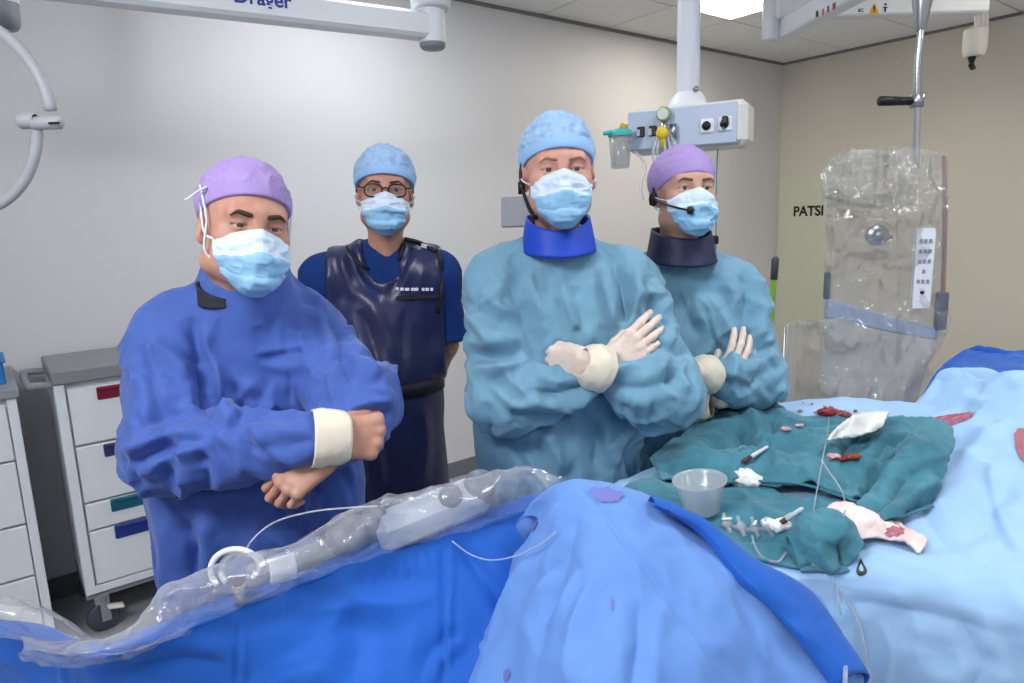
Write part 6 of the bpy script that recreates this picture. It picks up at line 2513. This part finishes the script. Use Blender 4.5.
l0, l1, l2, l3 = atz(268, 560, 1.14), atz(294, 552, 1.145), atz(297, 578, 1.10), atz(270, 586, 1.095)
lab = sheet('paper_label', [[tuple(p) for p in (l0, (l0 + l1) / 2, l1)], [tuple((p + q) / 2 + NN * .004) for p, q in ((l0, l3), ((l0 + l1) / 2, (l3 + l2) / 2), (l1, l2))], [tuple(p) for p in (l3, (l3 + l2) / 2, l2)]], 10, 8, mat('label_paper', (222, 224, 232), .7), None, .0006)
tag(lab, 'blank white paper label inside the clear film beside the cable loops', 'label')


def cord(name, label, cat, pts, r, m, seg=8, n=40):
    mb = MB()
    mb.tube(catmull(pts, n), r, seg)
    o = mb.build(name, m, None, smooth=True)
    return tag(o, label, cat)


M_line = plastic('infusion_line', (242, 244, 248), haze=.30, rough=.1)
cord('infusion_line', 'thin clear line arching over the film sleeve towards person in royal blue', 'tube',
     [atz(244, 556, 1.14), atz(252, 540, 1.16), atz(275, 522, 1.18), atz(310, 512, 1.19), atz(345, 508, 1.195), atz(378, 506, 1.20)], .0013, M_line)
cord('infusion_line', 'thin clear line drooping across the deep blue drape right of the sleeve', 'tube',
     [atz(452, 541, 1.125), atz(470, 554, 1.11), atz(490, 560, 1.105), atz(515, 556, 1.12), atz(540, 544, 1.16), atz(556, 532, 1.185)], .0011, M_line)

# ------------------------------------------------------------------ things on the drape
bpy.context.view_layer.update()
TD = bvh_of(dr)


def od(px, py, lift=0.0):
    h = hit(TD, px, py)
    if h is None:
        h = atz(px, py, 1.03)
    return h + Vector((0, 0, lift))


def orow(*q):
    return [tuple(od(x, y) + Vector((0, 0, l))) for x, y, l in q]


TOWN = [((16, 16, 16), .007, 'r', 81), ((40, 40, 40), .003, 'r', 82)]


def towel(label, rows_, nu, nv, seed, creases=(), hem=None):
    t = thing('surgical_towel', label, 'towel', rows_[1][1])
    o = sheet('cloth', rows_, nu * 3 // 2, nv * 3 // 2, M_towel, t, .004, creases=[(a, b * 1.6, c * 2.4, d) for a, b, c, d in creases], noise=[((9, 9, 9), .026, 'r', seed), ((24, 24, 24), .009, 'r', seed + 1)], offset=1.0)
    # stitched hem: a slightly thicker roll along the last row
    V = spline_grid(rows_, nu, nv)
    mb = MB()
    mb.tube(V[-1] + np.array([0, 0, .001]), .0035, 8)
    mb.build('hem', M_towel, t, smooth=True)
    return o


towel('dark teal towel lying at the front edge under the gauze strip and plastic connectors', [
    orow((612, 496, .004), (640, 486, .012), (690, 484, .014), (740, 490, .014), (790, 500, .014), (850, 512, .010)),
    orow((635, 506, .006), (670, 505, .014), (715, 508, .014), (765, 514, .014), (810, 525, .014), (850, 535, .010)),
    orow((665, 526, .006), (700, 528, .012), (740, 536, .012), (785, 545, .012), (820, 552, .010), (850, 558, .008)),
    orow((695, 545, .004), (725, 552, .006), (758, 562, .006), (792, 570, .006), (822, 572, .006), (846, 572, .005))], 90, 60, 91,
    creases=[([(690, 505), (740, 515), (790, 520)], 6, .006, 'r'), ([(730, 540), (770, 540), (800, 555)], 5, .005, 'v')])
towA = towel('large teal towel spread in folds across the middle of the table behind the bowl', [
    orow((650, 463, .010), (690, 441, .028), (724, 420, .045), (750, 408, .070), (772, 416, .050), (800, 424, .020), (840, 424, .016), (875, 424, .014)),
    orow((654, 472, .012), (698, 452, .026), (740, 436, .034), (768, 428, .036), (795, 436, .022), (830, 440, .018), (868, 440, .016), (905, 440, .014)),
    orow((658, 480, .014), (700, 470, .024), (748, 458, .026), (790, 452, .024), (826, 456, .024), (862, 460, .022), (896, 462, .020), (915, 465, .018)),
    orow((658, 486, .016), (700, 484, .022), (750, 478, .030), (800, 474, .030), (840, 478, .030), (872, 482, .026), (896, 485, .024), (912, 486, .022)),
    orow((664, 490, .012), (704, 494, .024), (752, 496, .032), (800, 500, .034), (836, 510, .032), (862, 516, .026), (890, 516, .022), (906, 512, .016))], 120, 90, 95,
    creases=[([(685, 462), (730, 470), (790, 460)], 4, .010, 'r'), ([(660, 470), (700, 478), (735, 472)], 4, .010, 'v'), ([(735, 430), (750, 440), (758, 455)], 4, .008, 'v'),
             ([(760, 445), (800, 440), (840, 445)], 4, .006, 'r'), ([(740, 465), (755, 455), (770, 470)], 4, .010, 'r'), ([(800, 480), (840, 470), (880, 475)], 5, .008, 'r'),
             ([(810, 490), (850, 500), (890, 480)], 5, .010, 'v'), ([(830, 510), (870, 495), (905, 470)], 5, .010, 'r'), ([(850, 470), (870, 478), (905, 476)], 3, .006, 'v'),
             ([(700, 450), (740, 440), (770, 425)], 5, .008, 'v'), ([(776, 412), (772, 428), (780, 442)], 5, .012, 'v'), ([(740, 410), (752, 420), (760, 440)], 5, .010, 'r'),
             ([(668, 472), (720, 480), (760, 490)], 4, .007, 's'), ([(850, 440), (842, 455), (850, 470)], 4, .010, 'v'), ([(775, 470), (820, 485), (850, 500)], 5, .008, 'r'), ([(890, 470), (870, 490), (860, 510)], 4, .009, 'v')])
towel('teal towel fold lying between the white gauze pad and the red smear', [
    orow((868, 434, .020), (900, 428, .026), (930, 430, .020), (951, 437, .008)),
    orow((858, 452, .030), (890, 444, .040), (925, 443, .034), (948, 446, .010)),
    orow((852, 470, .024), (884, 464, .034), (912, 460, .028), (930, 458, .012)),
    orow((850, 478, .010), (880, 476, .016), (905, 472, .014), (918, 467, .008))], 60, 44, 101,
    creases=[([(862, 472), (890, 450), (920, 440)], 3, .012, 'v'), ([(880, 470), (905, 455), (935, 446)], 4, .010, 'r')])
towel('teal towel with a high rolled edge at the right side of the towels', [
    orow((905, 492, .012), (912, 484, .020), (930, 474, .020), (944, 472, .012)),
    orow((900, 480, .050), (912, 466, .070), (932, 456, .074), (949, 456, .056)),
    orow((893, 492, .062), (910, 488, .080), (930, 482, .084), (949, 470, .060)),
    orow((868, 512, .040), (895, 508, .050), (922, 502, .052), (940, 492, .034)),
    orow((846, 530, .014), (874, 534, .018), (905, 524, .018), (932, 510, .008))], 60, 60, 105,
    creases=[([(880, 520), (905, 500), (935, 480)], 5, .010, 'r'), ([(860, 525), (890, 505), (905, 480)], 4, .008, 'v')])
towel('small rolled teal towel corner in front of the stained gauze strip', [
    orow((790, 552, .006), (808, 540, .020), (832, 534, .020), (856, 545, .006)),
    orow((790, 556, .030), (808, 548, .052), (834, 544, .056), (860, 556, .024)),
    orow((794, 566, .024), (812, 566, .046), (836, 566, .050), (856, 566, .020)),
    orow((800, 574, .006), (816, 576, .012), (834, 580, .014), (848, 574, .006))], 44, 40, 109,
    creases=[([(835, 540), (845, 555), (845, 572)], 4, .010, 'v'), ([(815, 545), (822, 560), (835, 575)], 4, .007, 'r')])

# small things rest on the towels as they lie
od_drape = od
TT = bvh_of(*[o for o in COL.objects if o.type == 'MESH' and o.parent and (o.parent.name.startswith('surgical_towel') or o.parent.name.startswith('surgical_drape'))])


def od(px, py, lift=0.0):
    h = hit(TT, px, py)
    if h is None:
        h = atz(px, py, 1.03)
    return h + Vector((0, 0, .003 + lift * .28))


# bowl of saline
bc = od(702, 513, .0)
bs = Vector((bc.x, bc.y, 0)).length
BM = frame_to((-.10, -.02, 1))
bowl = thing('saline_bowl', 'clear plastic bowl half filled with liquid on the teal towels', 'bowl', bc)
kk = 27 * bs / 680 / .052
mb = MB()
mb.lathe([(r * kk, z * kk) for r, z in ((.0001, .002), (.031, .002), (.034, .005), (.047, .062), (.052, .066), (.053, .069), (.050, .069), (.0455, .063), (.0325, .007), (.0001, .005))], bc, BM, 48)
mb.build('shell', plastic('bowl_plastic', (226, 232, 236), haze=.30, rough=.18), bowl, smooth=True)
mb = MB()
mb.lathe([(r * kk, z * kk) for r, z in ((.0001, .0056), (.0318, .0076), (.040, .038), (.0001, .038))], bc, BM, 48)
mb.build('liquid', plastic('saline', (240, 246, 248), haze=.10, rough=.04), bowl, smooth=False)

# gauze: crumpled wad, folded pad, stained strip
def wad(name, label, c, r, seed, m, sq=(1, 1, .75)):
    f = Field(np.array(c) - r * 1.7, np.array(c) + r * 1.7, r / 9)
    rg = np.random.default_rng(seed)
    f.ell(c, np.array(sq) * r * .8, .004)
    for i in range(9):
        v = rg.normal(size=3)
        v /= np.linalg.norm(v)
        f.ell(np.array(c) + v * r * .62 * np.array(sq), np.array([.42, .42, .34]) * r * rg.uniform(.7, 1.15), r * .15)
    V, F = f.mesh(0)
    V = V + normals_of(V, F) * (r * .30 * (ridged(V / r * 2.2, 3, seed) - .5))[:, None]
    o = obj(name, V, F, m, None)
    return tag(o, label, 'gauze')


wad('gauze_wad', 'crumpled white gauze wad right beside the saline bowl', od(745, 484, .040), .033, 4, M_gauze, (1.1, .9, .62))
wad('gauze_wad', 'small white gauze tuft by the plastic connectors on the dark towel', od(780, 530, .028), .020, 8, M_gauze, (1.3, .9, .6))
wad('gauze_wad', 'second white gauze tuft just left of the scalpel on the dark towel', od(768, 527, .024), .014, 9, M_gauze, (1.2, .9, .6))
G = [orow((832, 449, .040), (848, 436, .042), (870, 432, .040), (888, 430, .036)), orow((829, 452, .042), (848, 446, .046), (868, 442, .044), (884, 438, .038)), orow((826, 456, .036), (842, 457, .040), (860, 455, .040), (876, 446, .036))]
pd = thing('gauze_pad', 'flat white folded gauze pad in the middle of the teal towels', 'gauze', G[1][1])
sheet('pad', G, 30, 20, M_gauze, pd, .006, noise=[((40, 40, 40), .006, 'r', 111)], offset=1)
sheet('fold', [[(x, y, z + .006) for x, y, z in r_] for r_ in [orow((836, 448, .042), (850, 440, .044), (870, 435, .042)), orow((832, 453, .042), (846, 450, .044), (864, 446, .042))]], 24, 14, M_gauze, pd, .004, noise=[((40, 40, 40), .005, 'r', 113)], offset=1)
M_gz_stain = mat('gauze_pinkish', (228, 204, 200), .95, spec=.05, var=(26, .9, (232, 226, 222)), bump=[(120, .6, .004)])
orow_ = lambda *q: [tuple(od_drape(x, y) + Vector((0, 0, l))) for x, y, l in q]
G = [orow_((800, 545, .020), (825, 530, .034), (848, 523, .036), (880, 526, .022), (905, 534, .014), (925, 548, .006)), orow_((808, 550, .024), (832, 540, .034), (858, 536, .040), (884, 538, .024), (906, 545, .016), (922, 554, .008)),
     orow_((835, 556, .016), (850, 552, .022), (866, 548, .018), (886, 545, .012), (906, 550, .008), (918, 556, .004))]
gs = thing('gauze_strip', 'long pinkish gauze strip with blood stain trailing onto the light blue drape', 'gauze', G[1][2])
gstrip = sheet('strip', G, 60, 24, M_gz_stain, gs, .005, noise=[((24, 24, 24), .014, 'r', 115), ((60, 60, 60), .005, 'r', 116)], offset=1)


def patch(name, px_poly, tree, lift, m, parent=None, label=None, rough=.22, seed=1, n=26):
    rough = rough * .6
    """a thin film of colour lying on a surface: ragged outline, follows the cloth"""
    P = np.array(px_poly, float)
    c = P.mean(0)
    ring = catmull([(x, y, 0) for x, y in list(px_poly) + [px_poly[0]]], n * 2)[:-1, :2]
    rg = np.random.default_rng(seed)
    V, rows_ = [], 5
    nz = 1 + rough * (rg.random(len(ring)) - .5) * 2
    for k in range(rows_):
        t = (k + .02) / (rows_ - 1)
        for i, (x, y) in enumerate(ring):
            s_ = t * (nz[i] if k == rows_ - 1 else 1)
            h = hit(tree, c[0] + (x - c[0]) * s_, c[1] + (y - c[1]) * s_, lift)
            V.append(tuple(h) if h is not None else None)
    F = grid_faces(rows_, len(ring), True)
    ok = np.array([v is not None for v in V])
    V = np.array([v if v is not None else (0, 0, 0) for v in V], float)
    F = F[ok[F].all(1)]
    # drop faces that bridge a fold
    e = np.linalg.norm(V[F[:, 0]] - V[F[:, 2]], axis=1)
    F = F[e < .08]
    return obj(name, V, F, m, parent, True, label)


TT = bvh_of(*[o for o in COL.objects if o.type == 'MESH' and o.parent and (o.parent.name.startswith('surgical_towel') or o.parent.name.startswith('surgical_drape'))])
patch('blood_smear', [(896, 430), (912, 422), (940, 417), (962, 414), (972, 413), (968, 420), (945, 427), (920, 431), (905, 434)], TD, .0025, M_bloodthin, drape, 'long red smear', .2, 3)
patch('blood_spot', [(815, 414), (824, 408), (836, 410), (848, 414), (842, 420), (826, 421)], TD, .004, M_blood, drape, 'dark red blood spot', .4, 5)
for i, (x, y, r) in enumerate(((800, 412, 3), (806, 420, 2.2), (795, 420, 1.6), (812, 405, 1.8), (788, 416, 1.4), (855, 412, 2.4), (862, 419, 1.6), (803, 404, 1.2))):
    patch('blood_spot', [(x - r, y), (x, y - r * .6), (x + r, y), (x, y + r * .6)], TD, .003, M_blood, drape, 'dark red blood spot', .3, 20 + i, 8)
patch('drape_opening', [(1014, 436), (1020, 430), (1040, 434), (1050, 448), (1040, 466), (1024, 462), (1016, 450)], TD, .004, mat('opening_red_brown', (176, 112, 120), .5, var=(20, .7, (150, 84, 92))), drape, 'reddish brown oval patch at the right edge', .05, 7)
TN = bvh_of(tn)
patch('stain', [(588, 492), (598, 488), (612, 490), (622, 496), (616, 503), (600, 502)], TN, .002, M_stain_blue, tent, 'faded violet stain', .3, 9)
patch('stain', [(532, 521), (536, 517), (538, 523), (534, 530)], TN, .002, M_stain_blue, tent, 'faded violet stain', .3, 10, 10)
patch('stain', [(611, 600), (613, 596), (614, 606), (612, 612)], TN, .002, M_stain_blue, tent, 'faded violet stain', .3, 11, 10)
patch('stain', [(504, 672), (509, 668), (511, 676), (506, 682)], TN, .002, M_stain_blue, tent, 'faded violet stain', .3, 12, 10)
TG = bvh_of(gstrip)
patch('blood_stain', [(884, 531), (892, 528), (904, 532), (900, 538), (888, 537)], TG, .006, M_bloodthin, gs, 'pale red stain', .3, 13, 14)
# printed drop mark on the drape
o = patch('drop_mark', [(861, 559), (864, 565), (867, 571), (865, 575), (859, 576), (856, 572), (858, 565)], TD, .002, M_black, drape, 'small black printed drop mark', .0, 14, 20)
patch('drop_mark_inner', [(861, 565), (863, 569), (863, 572), (860, 572), (859, 569)], TD, .0035, M_dr_light, drape, 'light centre of the drop mark', .0, 15, 10)
# swabs and clots
M_clot = mat('clot_orange_red', (150, 70, 50), .3, var=(60, .7, (110, 30, 34)))
M_pinkgz = mat('swab_pink', (206, 140, 146), .8, var=(50, .8, (226, 190, 190)))
for i, (x, y, l, r, m, lb_) in enumerate(((853, 462, .034, .013, M_clot, 'orange red clot below the white gauze pad'),
                                           (834, 461, .030, .011, M_pinkgz, 'pink soaked swab left of the orange red clot'),
                                           (843, 464, .028, .009, M_blood, 'dark red swab beside the orange red clot'),
                                           (786, 434, .034, .010, M_pinkgz, 'pink soaked swab at the back corner of the large towel'),
                                           (799, 429, .022, .008, M_pinkgz, 'second pink swab towards the dark red swab at the back'),
                                           (828, 415, .016, .020, M_blood, 'largest dark red swab at the far edge of the towels'),
                                           (845, 417, .012, .014, M_clot, 'orange red swab right of the largest dark red swab'))):
    o = wad('swab', lb_, od(x, y, l), r, 40 + i, m, (1.5, .9, .45))
    o['category'] = 'swab'


# needles, scalpel, connectors and lines
def pen(name, label, cat, a, b, r, m1, m2, tip_t=.35):
    t = thing(name, label, cat, a)
    d = b - a
    mb = MB()
    mb.tube([a + d * tip_t, a + d * (tip_t + .1), a + d * .95, b], [r * .8, r, r * .8, r * .3], 10)
    mb.build('handle', m1, t, smooth=True)
    mb = MB()
    mb.tube([a, a + d * .1, a + d * tip_t], [r * .4, r * 1.1, r], 10)
    mb.build('tip', m2, t, smooth=True)
    return t


M_penwhite = mat('instrument_white', (206, 212, 216), .35)
M_pendark = mat('instrument_dark_red', (86, 38, 40), .4)
pen('needle', 'short white needle with dark red hub behind the gauze wad', 'needle', od(741, 469, .040), od(768, 454, .052), .0045, M_penwhite, M_pendark)
pen('scalpel', 'slim scalpel with pale handle and dark blade lying on the dark front towel', 'scalpel', od(773, 534, .030), od(803, 515, .040), .0048, M_penwhite, M_pendark, .45)
mb = MB()
a, b = od(782, 528, .036), od(803, 514, .046)
mb.tube([a + Vector((0, 0, .004)), a * .6 + b * .4 + Vector((0, 0, .004))], [.0028, .0022], 8)
sc = [o for o in COL.objects if o.name == 'scalpel'][0]
mb.build('side_strip', M_penwhite, sc, smooth=True, label='pale strip along the blade')
man = thing('stopcock_manifold', 'row of clear plastic stopcocks on the front edge of the dark towel', 'connector', od(745, 535, .02))
M_conn = plastic('connector_clear', (236, 238, 244), haze=.34, rough=.1)
pts = [(722, 528), (738, 533), (752, 535), (765, 534), (780, 536)]
mb = MB()
mb.tube(catmull([od(x, y, .026) for x, y in pts], 30), .0045, 10)
mb.build('spine', M_conn, man, smooth=True)
for i, (x, y) in enumerate(((726, 529), (740, 532), (754, 533), (768, 533))):
    c_ = od(x, y, .028)
    mb = MB()
    mb.lathe([(.0001, -.008), (.008, -.008), (.009, 0), (.008, .008), (.0001, .008)], c_, frame_to((.3, -.5, .8)), 14)
    mb.tube([c_, c_ + Vector((.004, -.016, -.012))], .0045, 8)
    mb.tube([c_, c_ + Vector((-.004, .004, .020))], .0035, 8)
    v = mb.build('stopcock', M_conn, man, smooth=True)
    if i % 2 == 0:
        mb = MB()
        mb.box(c_ + Vector((0, -.004, .012)), (.020, .006, .005), Matrix.Rotation(.5 * i, 4, 'Z'), .002)
        mb.build('tap', M_white, v)
cord('infusion_line', 'thin clear line hanging from the stopcocks over the dark towel', 'tube', [od(752, 540, .02), od(756, 552, .016), od(764, 562, .014), od(778, 565, .014), od(786, 556, .016)], .0022, M_line)
cord('guide_wire', 'thin clear wire running from the dark red swab down to the front towel', 'wire', [od(829, 420, .02), od(827, 440, .045), od(823, 462, .05), od(820, 480, .055), od(814, 512, .045), od(811, 535, .03)], .0014, M_line)
cord('guide_wire', 'thin clear wire looping to the right across the towels', 'wire', [od(822, 470, .055), od(830, 482, .055), od(840, 497, .055), od(845, 512, .045), od(843, 523, .035)], .0014, M_line)
TF = bvh_of(dr, tn)


def of(px, py, lift):
    h = hit(TF, px, py)
    return (h if h is not None else atz(px, py, 1.0)) + Vector((0, -lift * .5, lift))


cord('infusion_line', 'clear tube running from the small rolled towel down the near side of the drape', 'tube', [od(812, 568, .012), od(824, 574, .016), od(835, 590, .016), od(840, 612, .012), of(843, 640, .012), of(843, 670, .012), of(842, 700, .01)], .0030, M_line, 10)
cord('infusion_line', 'second clear tube hanging beside the hem at the bottom right', 'tube', [od(838, 592, .016), od(848, 606, .012), of(858, 632, .012), of(864, 662, .012), of(870, 700, .01)], .0030, M_line, 10)
bpy.context.view_layer.update()
